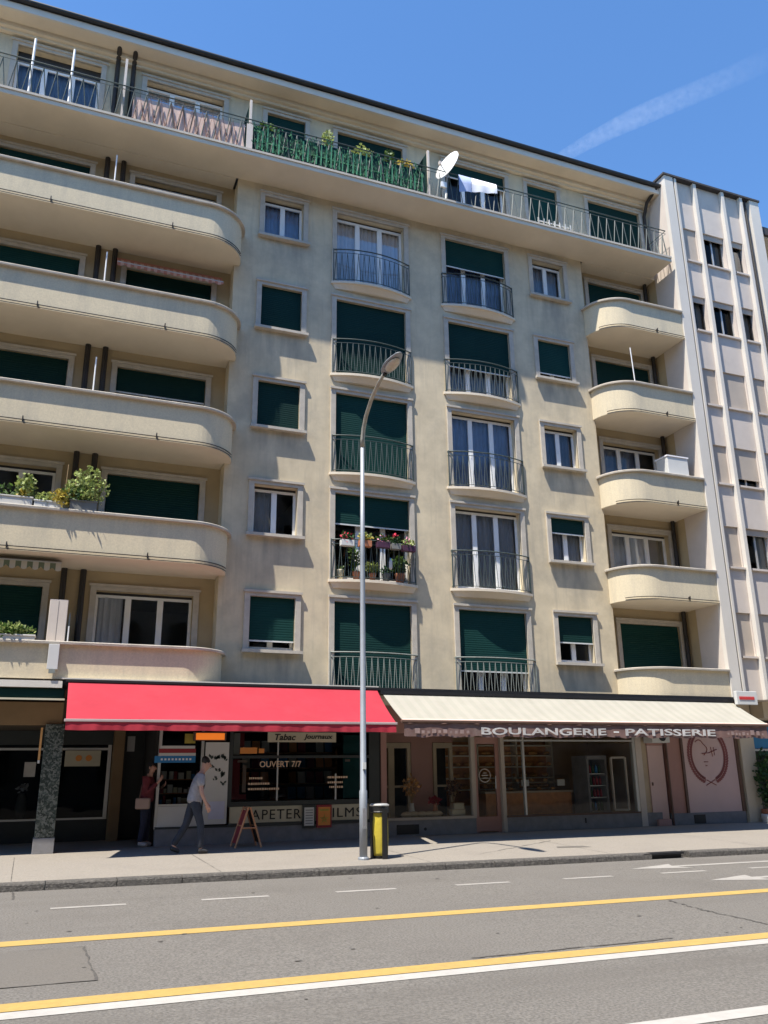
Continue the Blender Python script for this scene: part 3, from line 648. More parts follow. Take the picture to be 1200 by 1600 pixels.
# small bowed balconies with iron railings in front of the french windows
def bow(x0, x1, a, b, n=14): return [(x0+(x1-x0)*i/n, -(a+b*(1-(2*i/n-1)**2))) for i in range(n+1)]
def railing(path, z0, h, parent, m, pitch=0.155, ret=True, dbl=True, z_in=0.06, name='railing', br=0.008):
    r = MB(); P = [Vector((x, y, 0)) for x, y in path]
    full = ([(path[0][0], -0.0, 0)] if ret else []) + [tuple(p) for p in P] + ([(path[-1][0], -0.0, 0)] if ret else [])
    r.tube([(x, y, z0+h) for x, y, _ in full], 0.017, 6)
    if dbl: r.tube([(x, y, z0+h-0.11) for x, y, _ in full], 0.009, 5)
    r.tube([(x, y, z0+z_in) for x, y, _ in full], 0.010, 5)
    for p in (P[0], P[-1]): r.tube([(p.x, p.y, z0), (p.x, p.y, z0+h+0.02)], 0.016, 6)
    ds = [0]
    for a, b in zip(P, P[1:]): ds.append(ds[-1]+(b-a).length)
    def at(d):
        for i in range(len(P)-1):
            if d <= ds[i+1]+1e-6: t = (d-ds[i])/(ds[i+1]-ds[i]); return P[i].lerp(P[i+1], t)
        return P[-1]
    n = max(2, int(round(ds[-1]/pitch))); zt = z0+h-(0.11 if dbl else 0.0)
    for i in range(n):
        a = at(ds[-1]*(i+0.5)/n)
        lo = at(ds[-1]*(i+0.14)/n); hi = at(ds[-1]*(i+0.86)/n)
        r.tube([(lo.x, lo.y, z0+z_in), (a.x, a.y, zt)], br, 4, cap=False); r.tube([(hi.x, hi.y, z0+z_in), (a.x, a.y, zt)], br, 4, cap=False)
    return r.build(name, m, parent)
for (x0, x1) in ((5.09, 7.45), (8.37, 10.78)):
    for k_ in range(1, 6):
        z = lev(k_); m = MB(); top = bow(x0, x1, 0.05, 0.24); lay = [(top, z), (top, z-0.065)]
        ins = [(x0+0.05+(x1-x0-0.10)*i/14, y*0.80) for i, (x, y) in enumerate(top)]; lay.append((ins, z-0.075))
        ins2 = [(x0+0.12+(x1-x0-0.24)*i/14, y*0.35) for i, (x, y) in enumerate(top)]; lay.append((ins2, z-0.20))
        nn = len(top)+2
        for pth, zz in lay: m.v += [(pth[0][0], -0.002, zz)] + [(x, y, zz) for x, y in pth] + [(pth[-1][0], -0.002, zz)]
        for j in range(3):
            for i in range(nn): i2 = (i+1) % nn; m.f.append((j*nn+i, j*nn+i2, (j+1)*nn+i2, (j+1)*nn+i))
        m.f.append(tuple(range(nn))); m.f.append(tuple(3*nn+i for i in range(nn)))
        o = m.build('balcony', M['soffit'], apt)
        railing(bow(x0+0.06, x1-0.06, 0.045, 0.22), z, 1.0, o, M['iron'] if (k_ > 1) else M['iron_grey'])
# top balcony running the whole width
z6 = lev(6)
m = MB().box(XW, 16.05, -1.0, -0.002, z6-0.17, z6-0.001)
tb = m.build('roof_balcony', M['soffit'], apt)
m = MB(); m.box(XL, XEND, -0.95, -0.003, z6-0.19, z6-0.172)
MB().box(XW, 16.05, -1.03, -1.002, z6-0.05, z6+0.012).build('slab_edge', M['stone'], tb)
m = MB(); rgx = random.Random(5)
for side in ((-9, 2.4), (13.4, 16.19)): MB().box(side[0], side[1], 0.001, YL, z6-0.19, z6-0.165).build('slab', M['soffit'], tb)
railing([(XW, -0.94), (16.0, -0.94), (16.0, -0.03)], z6, 1.0, tb, M['iron'], pitch=0.30, ret=False, br=0.013)
# eaves, gutter and roof
m = MB().box(XW, 16.2, -0.62, -0.002, 19.57, 19.64); m.box(XW, 16.2, -0.22, -0.003, 19.44, 19.565); m.box(XW, 16.2, -0.12, -0.004, 19.36, 19.438); m.build('cornice', M['soffit'], apt); MB().box(XW, 16.2, -0.69, -0.622, 19.53, 19.73).build('eaves_board', M['white_wall'], apt)
m = MB(); m.sweep([(0.065*math.cos(a), 19.79+0.065*math.sin(a)) for a in [2*PI*i/10 for i in range(10)]], [(XW, -0.76), (16.25, -0.76)])
m.build('gutter', M['dark_metal'], apt)
m = MB().q((XW,-0.7,19.76),(16.25,-0.7,19.76),(16.25,4.5,22.6),(XW,4.5,22.6)); m.q((XW,4.5,22.6),(16.25,4.5,22.6),(16.25,9.5,19.6),(XW,9.5,19.6)); m.q((16.25,-0.7,19.76),(16.25,9.5,19.6),(16.25,4.5,22.6)); m.box(XW, 16.25, -0.68, 9, 19.65, 19.74)
m.build('roof', M['roof'], apt)
# rain pipes
def pipe(pts, r_=0.055): return MB().tube(pts, r_, 10).build('downpipe', M['brown_pipe'], apt)
for xx in (-0.86, -0.46):
    pipe([(xx, YL-0.08, 3.1), (xx, YL-0.08, z6-0.2)], 0.065); pipe([(xx, -0.10, z6), (xx, -0.10, 19.4), (xx, -0.5, 19.7)], 0.06)
pipe([(16.05, YL-0.12, 3.1), (16.05, YL-0.12, z6-0.2)], 0.06); pipe([(15.98, -0.1, z6), (15.98, -0.1, 19.0), (15.98, -0.3, 19.4), (16.1, -0.72, 19.75)], 0.055)
# loggia dividers and roof-terrace dividers
for k_ in range(1, 6):
    zc = cap(k_)
    dv = MB().box(-0.68, -0.65, -0.70, YL-0.02, lev(k_), zc+0.62 if k_ != 2 else zc+0.2).build('divider', M['iron_grey'], apt)
    MB().tube([(-0.665,-0.74,zc+0.003),(-0.665,-0.74,zc+0.95 if k_ in (3, 4, 5) else zc+0.35)], 0.016, 6).build('divider_post', M['white_frame'], dv)
for xx, hh in ((-0.66, 1.9), (2.55, 1.7), (7.72, 1.65)):
    dv = MB().box(xx-0.015, xx+0.015, -0.80, -0.02, z6, z6+hh).build('divider', M['shutter'] if xx > 0 else M['iron_grey'], apt)
    MB().box(xx-0.03, xx+0.03, -0.86, -0.802, z6, z6+hh+0.02).build('divider_post', M['pale_panel'], dv)
# street-level beam, pillar and arcade shell
m = MB().box(XW, -0.60, -0.32, -0.002, 2.40, 2.84); m.build('fascia_beam', M['fascia'], apt)
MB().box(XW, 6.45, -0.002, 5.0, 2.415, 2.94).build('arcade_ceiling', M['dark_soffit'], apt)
MB().box(6.45, 17.25, 0.26, 5.0, 2.46, 2.94).build('shop_ceiling', M['room'], apt)
MB().box(-0.66, 16.19, -1.0, -0.003, 3.13, 3.235).build('canopy', M['dark_metal'], apt); MB().box(-0.66, 16.19, -1.03, -1.002, 3.17, 3.237).build('canopy_edge', M['dark_metal'], apt); MB().box(-0.70, 5.97, -1.06, -0.90, 3.238, 3.262).build('canopy_flashing', M['white_wall'], apt)
MB().box(-0.60, 16.19, -0.10, -0.003, 2.96, 3.125).build('lintel', M['brown_trim'], apt)
MB().box(XW, -0.68, -1.04, -0.965, 3.07, 3.20).build('balcony_gutter', M['white_wall'], apt)
pl = MB().box(-0.90, -0.54, -0.42, -0.02, 0.28, 2.41).build('pillar', M['terrazzo'], apt, bevel=0.01)
MB().box(-0.915, -0.525, -0.435, -0.005, -0.1, 0.279).build('pillar_base', M['plinth'], pl, bevel=0.01)

# ---------------------------------------------------------------- white neighbour with fins
nb = thing('office_building', 'white rendered building with vertical fins and narrow windows right of the beige block', 'building', (16.2, -0.95, 3.2))
YN = -0.86
HR = [18.28, 15.76, 13.22, 10.68, 8.14, 5.60]
bays = [(16.84, 17.35), (17.62, 18.52), (18.85, 19.33)]
mb = MB(); holes = [(a, b, h-1.22, h) for h in HR for a, b in bays]
wall_holes(mb, 16.2, 20.2, 3.2, 20.05, YN, YN+0.25, holes)
mb.q((16.2,YN,3.2),(16.2,YN,20.05),(16.2,9,20.05),(16.2,9,3.2)); mb.q((20.2,YN,3.2),(20.2,9,3.2),(20.2,9,20.05),(20.2,YN,20.05)); mb.q((16.2,9,3.2),(16.2,9,20.05),(20.2,9,20.05),(20.2,9,3.2)); mb.q((16.2,YN,3.2),(16.2,9,3.2),(20.2,9,3.2),(20.2,YN,3.2))
mb.build('wall', M['pale_panel'], nb)
for (a, b, y0) in ((16.198, 16.54, -1.0), (17.38, 17.50, -1.0), (18.56, 18.68, -1.0), (19.37, 19.48, -1.0), (19.80, 20.2, -1.0)):
    MB().box(a, b, y0, YN-0.002, 3.2, 20.06).build('fin', M['white_wall'], nb)
MB().box(16.60, 16.68, -1.0, YN-0.002, 3.3, 20.04).build('fin', M['white_wall'], nb)
MB().tube([(16.57,-0.95,3.4),(16.57,-0.95,20.0)], 0.025, 6).build('downpipe', M['brown_pipe'], nb)
MB().tube([(19.66,-0.92,3.4),(19.66,-0.92,20.0)], 0.035, 6).build('downpipe', M['brown_pipe'], nb)
m = MB().box(16.14, 20.24, -1.04, 9.1, 20.062, 20.13); m.prism([(16.2,-0.6),(20.2,-0.6),(20.2,9),(16.2,9)], 20.132, 20.2); m.build('roof', M['roof'], nb)
MB().box(15.6, 16.198, 0.2, 8, 19.6, 20.0).build('party_wall', M['white_wall'], nb)
NS = [[1.0, 0.16, 0.16], [0.16, 0.16, 0.16], [1.0, 1.0, 1.0], [1.0, 0.80, 1.0], [1.0, 0.16, 0.6], [1.0, 1.0, 0.16]]
for row, h in enumerate(HR):
    for bi, (a, b) in enumerate(bays):
        z0 = h-1.22; sh = NS[row][bi]
        s = MB().box(a-0.02, b+0.02, YN-0.07, YN+0.02, z0-0.06, z0-0.002); o = s.build('window', M['pale_panel'], nb)
        f = MB(); fy = YN+0.14
        f.box(a, a+0.04, fy, fy+0.05, z0, h); f.box(b-0.04, b, fy, fy+0.05, z0, h); f.box(a+0.04, b-0.04, fy, fy+0.05, h-0.04, h); f.box(a+0.04, b-0.04, fy, fy+0.05, z0, z0+0.04)
        if b-a > 0.7: xx = (a+b)/2; f.box(xx-0.03, xx+0.03, fy-0.005, fy+0.055, z0+0.04, h-0.04)
        f.build('frame', M['steel'] if b-a > 0.7 else M['dark_frame'], o)
        MB().q((a+0.04,fy+0.02,z0+0.04),(b-0.04,fy+0.02,z0+0.04),(b-0.04,fy+0.02,h-0.04),(a+0.04,fy+0.02,h-0.04)).build('pane', M['dark_glass'], o)
        if sh < 0.9 and (row+bi) % 2 == 1: curtain_mb(a+(b-a)*0.55, b-0.03, z0+0.03, h-0.05, fy+0.12, row*7+bi, 0.02).build('curtain', M['curtain'], o)
        MB().box(a+0.003, b-0.003, YN+0.05, YN+0.075, h-1.22*sh, h-0.002).build('blind', M['beige_blind'], o)
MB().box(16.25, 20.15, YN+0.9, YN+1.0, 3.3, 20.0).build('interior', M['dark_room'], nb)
# ground floor of the neighbour, set back under it
fb = thing('corner_building', 'beige building with dark eaves at the far right edge beyond the white fins', 'building', (20.3, 0.2, 0))
m = MB(); hl = [(x, x+1.5, z-1.5, z) for z in (17.4, 14.7, 12.0, 9.3, 6.6) for x in (21.0, 23.6, 26.2, 28.8)]
wall_holes(m, 20.25, 34, -0.2, 18.9, 0.2, 0.5, hl); m.q((20.25,0.2,-0.2),(20.25,0.2,18.9),(20.25,9,18.9),(20.25,9,-0.2))
m.q((34,0.2,-0.2),(34,9,-0.2),(34,9,18.9),(34,0.2,18.9)); m.build('wall', M['beige_wall'], fb)
MB().box(20.25, 34.3, -0.75, 9, 18.905, 19.15).build('eaves', M['soffit'], fb)
m = MB().box(20.23, 34.4, -0.85, -0.752, 18.95, 19.25); m.q((20.25,-0.8,19.2),(34.4,-0.8,19.2),(34.4,4,22),(20.25,4,22)); m.build('roof', M['roof'], fb)
for a, b, z0, z1 in hl:
    o = MB().box(a-0.1, b+0.1, 0.12, 0.2, z0-0.08, z0-0.002).build('window', M['stone'], fb)
    f = MB().box(a, a+0.06, 0.36, 0.42, z0, z1); f.box(b-0.06, b, 0.36, 0.42, z0, z1); f.box(a+0.06, b-0.06, 0.36, 0.42, z1-0.06, z1); f.box((a+b)/2-0.05, (a+b)/2+0.05, 0.355, 0.425, z0, z1-0.06); f.build('frame', M['brown_trim'], o)
    MB().q((a,0.40,z0),(b,0.40,z0),(b,0.40,z1),(a,0.40,z1)).build('pane', M['glass'], o)
MB().box(20.4, 33.9, 1.6, 1.7, 0, 18.9).build('interior', M['dark_room'], fb)
for z in (15.8, 13.1, 10.4, 7.7, 5.0):
    o = MB().box(20.30, 23.5, -0.8, 0.198, z-1.0, z-0.86).build('balcony', M['soffit'], fb)
    MB().box(20.30, 23.5, -0.86, -0.802, z-1.0, z-0.05).build('parapet', M['beige_wall'], o)

# ---------------------------------------------------------------- shop awnings
def awning(name, label, x0, x1, yb, zb, yf, zf, cloth, valmat, valh, barm, sag=0.03, wavy=0.009, side=True, seed=1, arms=3):
    t = thing(name, label, 'awning', (x0, yb, zb)); n = int((x1-x0)/0.10); K = 8
    m = MB(); rg = random.Random(seed); ph = rg.uniform(0, 6)
    top = []
    for j in range(K+1):
        v = j/K
        for i in range(n+1):
            u = i/n; x = x0+(x1-x0)*u
            z = zb+(zf-zb)*v-sag*math.sin(PI*v)*(0.75+0.25*math.sin(u*9+ph)) - 0.010*math.sin(u*31+ph)*v*math.sin(PI*v); y = yb+(yf-yb)*v
            top.append((x, y, z))
    b = len(m.v); m.v += top; m.v += [(x, y+0.006, z-0.012) for x, y, z in top]; nn = (n+1)*(K+1)
    for j in range(K):
        for i in range(n):
            a = j*(n+1)+i; m.f.append((a, a+1, a+n+2, a+n+1)); m.f.append((nn+a, nn+a+n+1, nn+a+n+2, nn+a+1))
    for i in range(n): m.f.append((i, nn+i, nn+i+1, i+1)); a = K*(n+1)+i; m.f.append((a, a+1, nn+a+1, nn+a))
    for j in range(K): a = j*(n+1); m.f.append((a, a+n+1, nn+a+n+1, nn+a)); a += n; m.f.append((a, nn+a, nn+a+n+1, a+n+1))
    m.build('canopy', cloth, t, smooth=False)
    ns_ = int((x1-x0)/1.25)
    for q in range(1, ns_):                          # stitched seams between the widths of cloth
        i = int(n*q/ns_); sm = MB()
        for j in range(K):
            (xa, ya, za), (xb, yb_, zb_) = top[j*(n+1)+i], top[(j+1)*(n+1)+i]
            sm.q((xa-0.012, ya, za+0.004), (xa+0.012, ya, za+0.004), (xb+0.012, yb_, zb_+0.004), (xb-0.012, yb_, zb_+0.004))
        sm.build('seam', cloth, t)
    MB().box(x0-0.03, x1+0.03, yf-0.035, yf+0.03, zf-0.055, zf-0.005).build('front_bar', barm, t, bevel=0.008)
    v_ = MB(); nv = int((x1-x0)/0.035)
    for i in range(nv+1):
        x = x0+(x1-x0)*i/nv; wv = wavy*(math.sin(x*7.3+ph)+0.6*math.sin(x*16.7)+0.4*math.sin(x*31))
        zz = 0.004*math.sin(x*7.3+ph+0.7)
        v_.v += [(x, yf-0.02, zf-0.055), (x, yf-0.022+wv*0.5, zf-0.055-valh*0.5), (x, yf-0.022+wv, zf-0.055-valh+zz), (x, yf-0.012+wv, zf-0.055-valh+zz), (x, yf-0.010, zf-0.055)]
    for i in range(nv):
        for j in range(4): v_.f.append((5*i+j, 5*i+5+j, 5*i+6+j, 5*i+1+j))
    v_.build('valance', valmat, t)
    for i in range(arms):
        xx = x0+0.5+(x1-x0-1.0)*i/max(1, arms-1); dx = -0.5 if i else 0.5
        MB().tube([(xx, yb-0.02, zb-0.25), (xx+dx, (yb+yf)/2, (zb+zf)/2-0.22), (xx, yf+0.04, zf-0.03)], 0.02, 6).build('arm', M['steel'], t)
    return t
aw = awning('shop_awning', 'bright red sloping awning stretched over the tobacconist shopfront', -0.57, 5.93, -1.035, 3.20, -2.14, 2.42, M['red_cloth'], M['red_cloth'], 0.15, M['red_bar'], sag=0.05, seed=2)
MB().box(-0.62, 5.96, -1.09, -1.034, 3.185, 3.232).build('cassette', M['dark_metal'], aw)
cw = awning('shop_awning', 'cream striped sloping awning over the bakery front', 6.08, 16.10, -1.035, 3.10, -2.14, 2.475, M['cream_stripe'], M['brown_trim'], 0.02, M['brown_trim'], seed=5, arms=4)
# the roll of cloth along the bar and the lettered valance
m = MB(); m.tube([(6.08,-2.12,2.455),(16.10,-2.12,2.455)], 0.045, 10); m.build('cloth_roll', M['salmon'], cw)
MB().box(6.02, 16.15, -1.09, -1.034, 3.095, 3.166).build('cassette', M['dark_metal'], cw)
M['valance'] = mat('faded_valance', (0.20, 0.12, 0.105), 0.9, 0.35, 1.6, grime=0.6, gscale=1.3, grimecol=(0.30, 0.25, 0.23), trans=0.2)
v_ = MB(); nv = 300
def vy(x): return -2.152+0.007*(math.sin(x*5.3)+0.6*math.sin(x*13.7)+0.4*math.sin(x*27))
for i in range(nv+1):
    x = 6.12+9.94*i/nv; zz = 0.014*math.sin(x*7.3+1)+0.008*math.sin(x*17)
    v_.v += [(x, -2.145, 2.405), (x, vy(x), 2.13+zz), (x, vy(x)+0.008, 2.13+zz), (x, -2.135, 2.405)]
for i in range(nv):
    for j in range(3): v_.f.append((4*i+j, 4*i+4+j, 4*i+5+j, 4*i+1+j))
v_.build('valance', M['valance'], cw)
def onval(p):
    x, y, z = p; k_ = (2.405-z)/0.275
    return (x, -2.172, z+0.010*math.sin(x*7.3+1)*k_)
tm = text_mb('BOULANGERIE', 7.93, 11.18, 2.175, 2.33, -2.13, 0.006, bold=0.02, fn=onval); tm.build('lettering', M['faded_ink'], cw)
text_mb('PATISSERIE', 11.72, 14.38, 2.175, 2.33, -2.13, 0.006, bold=0.02, fn=onval).build('lettering', M['faded_ink'], cw)
MB().box(11.38, 11.52, -2.19, -2.178, 2.235, 2.265).build('lettering', M['white_ink'], cw)
rg = random.Random(77); m = MB()
for a, b in ((6.35, 7.65), (14.75, 15.9)):
    x = a
    while x < b:
        wd = rg.uniform(0.05, 0.13); p = [(x, 0, 2.20), (x+wd, 0, 2.20), (x+wd, 0, 2.20+wd*0.9), (x, 0, 2.20+wd*0.9)]
        m.q(*[onval(q) for q in p]); x += wd+rg.uniform(0.03, 0.07)
m.build('faded_lettering', M['faded_print'], cw)

# rolled awnings and small ones
t = thing('rolled_awning', 'dark green awning rolled up above the arcade at far left', 'awning', (-1.0, -0.9, 2.86))
MB().box(XW, -0.62, -0.98, -0.86, 2.87, 3.06).build('roll', M['shutter'], t, bevel=0.03)
MB().box(XW, -0.61, -1.02, -0.985, 2.83, 2.865).build('front_bar', M['cream'], t)
MB().box(XW, -0.62, -0.855, -0.33, 2.95, 3.02).build('housing', M['dark_soffit'], t)
def small_awning(label, x0, x1, y0, y1, z0, z1, valmat, barm, vh=0.10, sc_=0.22):
    t = thing('balcony_awning', label, 'awning', (x0, y0, z0))
    m = MB(); m.tube([(x0, y0, z0), (x1, y0, z0)], 0.06, 10); m.build('roll', barm, t)
    MB().box(x0, x1, y1-0.02, y1+0.02, z1-0.03, z1+0.01).build('front_bar', M['steel'], t)
    MB().q((x0+0.02,y0,z0+0.05),(x1-0.02,y0,z0+0.05),(x1-0.02,y1,z1),(x0+0.02,y1,z1)).build('canopy', valmat, t)
    m = MB(); n = int((x1-x0)/0.03)
    for i in range(n+1):
        x = x0+(x1-x0)*i/n; d = vh*(0.55+0.45*abs(math.sin(PI*x/sc_))); m.v += [(x, y1-0.022, z1-0.02), (x, y1-0.03, z1-0.02-d), (x, y1-0.022, z1-0.02-d), (x, y1-0.014, z1-0.02)]
    for i in range(n):
        for j in range(3): m.f.append((4*i+j, 4*i+4+j, 4*i+5+j, 4*i+1+j))
    m.build('valance', valmat, t)
small_awning('faded red striped awning half rolled over the shuttered loggia window', -0.40, 2.22, YL-0.12, 0.10, 13.72, 13.52, M['red_stripe'], M['stripe_red'])
small_awning('old striped scalloped awning rolled under the flowered balcony at left', -5.0, -0.93, -0.30, -0.62, 5.70, 5.66, M['old_stripe'], M['beige_blind'], 0.17)

# ---------------------------------------------------------------- tobacconist shopfront
tb_ = thing('tobacconist_shopfront', 'dark framed tobacconist shopfront with a cream lettered band under the red awning', 'shopfront', (3, 0.1, 0))
YS = 0.10
MB().box(1.42, 6.40, YS, YS+0.25, -0.12, 0.33).build('plinth', M['plinth'], tb_)
MB().box(2.92, 6.22, YS-0.03, YS+0.05, 0.335, 0.40).build('sill', M['shop_dark'], tb_)
MB().box(2.96, 6.20, YS+0.01, YS+0.06, 0.402, 0.735).build('letter_band', M['cream'], tb_)
for w_, a_, b_ in (('P', 3.21, 3.33), ('APETER', 3.43, 4.55), ('IE', 4.62, 4.83), ('F', 5.12, 5.22), ('ILMS', 5.29, 5.98)): text_mb(w_, a_, b_, 0.465, 0.665, YS-0.004, 0.012, spacing=1.15).build('lettering', M['ink'], tb_)
f = MB()
f.box(2.90, 2.98, YS-0.02, YS+0.06, 0.74, 2.40); f.box(6.16, 6.26, YS-0.02, YS+0.06, 0.40, 2.40); f.box(2.98, 6.16, YS-0.02, YS+0.06, 0.74, 0.84); f.box(2.98, 6.16, YS-0.015, YS+0.055, 1.74, 1.80); f.box(2.98, 6.16, YS-0.02, YS+0.06, 2.30, 2.40)
f.build('frame', M['shop_dark'], tb_)
f = MB().box(3.98, 4.01, YS+0.0, YS+0.05, 0.84, 2.30); f.box(5.34, 5.37, YS, YS+0.05, 0.84, 1.40); f.build('glazing_bar', M['steel'], tb_)
MB().q((2.98,YS+0.03,0.84),(6.16,YS+0.03,0.84),(6.16,YS+0.03,2.30),(2.98,YS+0.03,2.30)).build('pane', M['dark_glass'], tb_)
MB().q((1.46,YS+0.12,0.80),(2.30,YS+0.12,0.80),(2.30,YS+0.12,2.40),(1.46,YS+0.12,2.40)).build('pane', M['dark_glass'], tb_)
f = MB().box(1.40, 1.46, YS+0.08, YS+0.18, 0.33, 2.40); f.box(2.30, 2.36, YS+0.06, YS+0.18, 0.33, 2.40); f.box(1.46, 2.30, YS+0.08, YS+0.18, 0.78, 0.82); f.build('frame', M['steel'], tb_)
MB().box(1.46, 2.30, YS+0.06, YS+0.16, 0.37, 0.775).build('panel', M['white_board'], tb_)
MB().box(1.42, 2.92, YS-0.01, YS+0.12, 0.332, 0.37).build('sill', M['shop_dark'], tb_)
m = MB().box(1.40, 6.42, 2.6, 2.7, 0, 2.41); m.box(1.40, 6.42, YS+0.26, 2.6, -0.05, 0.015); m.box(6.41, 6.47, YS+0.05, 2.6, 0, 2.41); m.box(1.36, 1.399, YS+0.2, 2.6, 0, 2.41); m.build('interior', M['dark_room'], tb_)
MB().box(6.26, 6.41, YS-0.02, YS+0.2, -0.1, 2.41).build('corner_post', M['shop_dark'], tb_)
MB().box(5.56, 6.10, YS+0.08, YS+0.11, 0.86, 2.25).build('teal_panel', M['teal'], tb_)
m = MB().box(2.99, 3.16, YS+0.06, YS+0.075, 0.88, 1.72); m.box(3.16, 3.32, YS+0.06, YS+0.075, 0.88, 0.99); m.build('red_poster', M['red_paper'], tb_)
m = MB().box(3.10, 3.32, YS+0.045, YS+0.058, 1.655, 1.705); m.box(3.22, 3.30, YS+0.045, YS+0.058, 1.03, 1.60)
m.box(5.60, 5.72, YS+0.06, YS+0.075, 1.66, 1.71); m.build('poster_marks', M['salmon'], tb_)
text_mb('OUVERT 7/7', 3.58, 4.53, 1.55, 1.68, YS-0.014, 0.008, bold=0.008).build('lettering', M['cream_ink'], tb_)
rg = random.Random(4); m = MB()
for (xa, xb, zz) in ((3.36, 3.62, 1.30), (3.34, 3.78, 1.185), (3.34, 4.0, 1.075), (5.16, 5.62, 1.30), (5.16, 5.52, 1.19), (5.2, 5.5, 1.09)):
    x = xa; m = MB()
    while x < xb: wd = rg.uniform(0.02, 0.05); m.box(x, x+wd, YS-0.014, YS-0.006, zz, zz+0.042); x += wd+0.014
    m.build('small_print', M['cream_ink'], tb_)
m = MB().box(3.14, 3.52, YS+0.015, YS+0.026, 1.84, 1.97); m.box(3.56, 3.68, YS+0.015, YS+0.026, 1.85, 1.95); m.build('orange_sticker', M['orange_paper'], tb_)
MB().box(3.0, 3.14, YS+0.06, YS+0.07, 1.82, 2.28).build('white_sticker', M['white_board'], tb_)
MB().box(3.14, 3.24, YS+0.06, YS+0.075, 1.99, 2.28).build('red_sticker', M['red_paper'], tb_)
# magazine shelves inside
for i, (zz, xx) in enumerate(((0.95, 3.9), (1.25, 3.9), (1.55, 3.9))):
    pass
rg = random.Random(9)
rack = thing('magazine_rack', 'shadowy magazine rack behind the tobacconist window', 'rack', (4.6, 1.8, 0.0))
m = MB(); m.box(3.3, 5.9, 1.75, 2.2, 0.02, 0.5)
for i in range(4): m.box(3.3, 5.9, 1.75, 2.2, 0.8+i*0.36, 0.82+i*0.36)
m.box(3.26, 3.3, 1.75, 2.2, 0.02, 2.0); m.box(5.9, 5.94, 1.75, 2.2, 0.02, 2.0); m.build('shelves', M['wood'], rack)
for nm, mt in (('white_board', 0), ('red_paper', 1), ('blue_paper', 2), ('orange_paper', 3)):
    m = MB()
    for i in range(4):
        for j in range(11):
            if rg.randrange(4) == mt: x = 3.35+j*0.23; m.obox((x+0.09, 1.86, 0.96+i*0.36), (0.19, 0.012, 0.27), rx=-0.2)
    m.build('magazines', M[nm], rack)
s = thing('shop_sign', 'cream sign reading Tabac Journaux hung inside the top of the dark window', 'sign', (4.5, YS, 2.08))
MB().box(3.74, 5.34, YS-0.05, YS-0.022, 2.085, 2.30).build('board', M['cream'], s)
for w_, a_, b_ in (('Tabac', 3.90, 4.38), ('Journaux', 4.57, 5.26)): text_mb(w_, a_, b_, 2.125, 2.262, YS-0.060, 0.010, shear=0.25, bold=0.02).build('lettering', M['ink'], s)
s = thing('lit_sign', 'small glowing orange sign box at the awning edge above the white poster', 'sign', (2.45, 0.05, 2.11))
MB().box(2.10, 2.80, 0.0, 0.12, 2.11, 2.29).build('housing', M['brown_trim'], s); MB().box(2.14, 2.76, -0.012, -0.002, 2.13, 2.27).build('face', M['orange'], s, bevel=0.02)
s = thing('window_sign', 'red white and blue banner across the small tobacconist window', 'sign', (1.8, 0.15, 1.6))
MB().box(1.32, 2.18, 0.155, 0.170, 1.66, 1.80).build('blue_band', M['blue_paper'], s); MB().box(1.40, 2.18, 0.155, 0.170, 1.802, 1.86).build('white_band', M['white_board'], s)
MB().box(1.40, 2.18, 0.155, 0.170, 1.862, 1.95).build('red_band', M['red_paper'], s); MB().box(1.42, 2.16, 0.155, 0.170, 1.952, 2.01).build('white_band', M['white_board'], s)
m = MB()
for i in range(9): m.box(1.45+i*0.075, 1.49+i*0.075, 0.145, 0.154, 1.71, 1.75)
m.build('print', M['white_ink'], s)
m = MB().box(1.93, 2.16, 0.155, 0.17, 2.06, 2.26); s = tag(m.build('notice', M['leaf_yellow']), 'small yellow notice stuck high on the small tobacconist window', 'notice')
# tall white poster with dark floral marks
s = thing('poster', 'tall white poster with dark leaf marks beside the dark window', 'poster', (2.65, 0.09, 0.37))
MB().box(2.38, 2.89, YS-0.02, YS+0.02, 0.40, 2.08).build('sheet', M['white_board'], s)
rg = random.Random(21); m = MB(); y = YS-0.026
for (x0_, z0_, s_) in ((2.60, 1.72, .11), (2.72, 1.74, .09), (2.80, 1.70, .1), (2.66, 1.48, .08), (2.74, 1.36, .12), (2.60, 1.30, .06), (2.78, 1.20, .09), (2.55, 1.55, .05), (2.50, 1.75, .07)):
    for _ in range(4):
        a = rg.uniform(0.5, 2.4); l = s_*rg.uniform(0.7, 1.3); wd = l*0.28; dx, dz = math.cos(a)*l, math.sin(a)*l; nx, nz = -math.sin(a)*wd, math.cos(a)*wd
        ox, oz = x0_+rg.uniform(-.02,.02), z0_+rg.uniform(-.03,.03)
        m.q((ox,y,oz),(ox+dx*.5+nx,y,oz+dz*.5+nz),(ox+dx,y,oz+dz),(ox+dx*.5-nx,y,oz+dz*.5-nz))
m.build('leaf_pattern', M['iron'], s)
m = MB().box(2.50, 2.84, YS-0.03, YS-0.021, 0.50, 0.86); m.build('lower_sheet', mat('pale_blue_sheet', (0.55, 0.56, 0.70), 0.7), s)
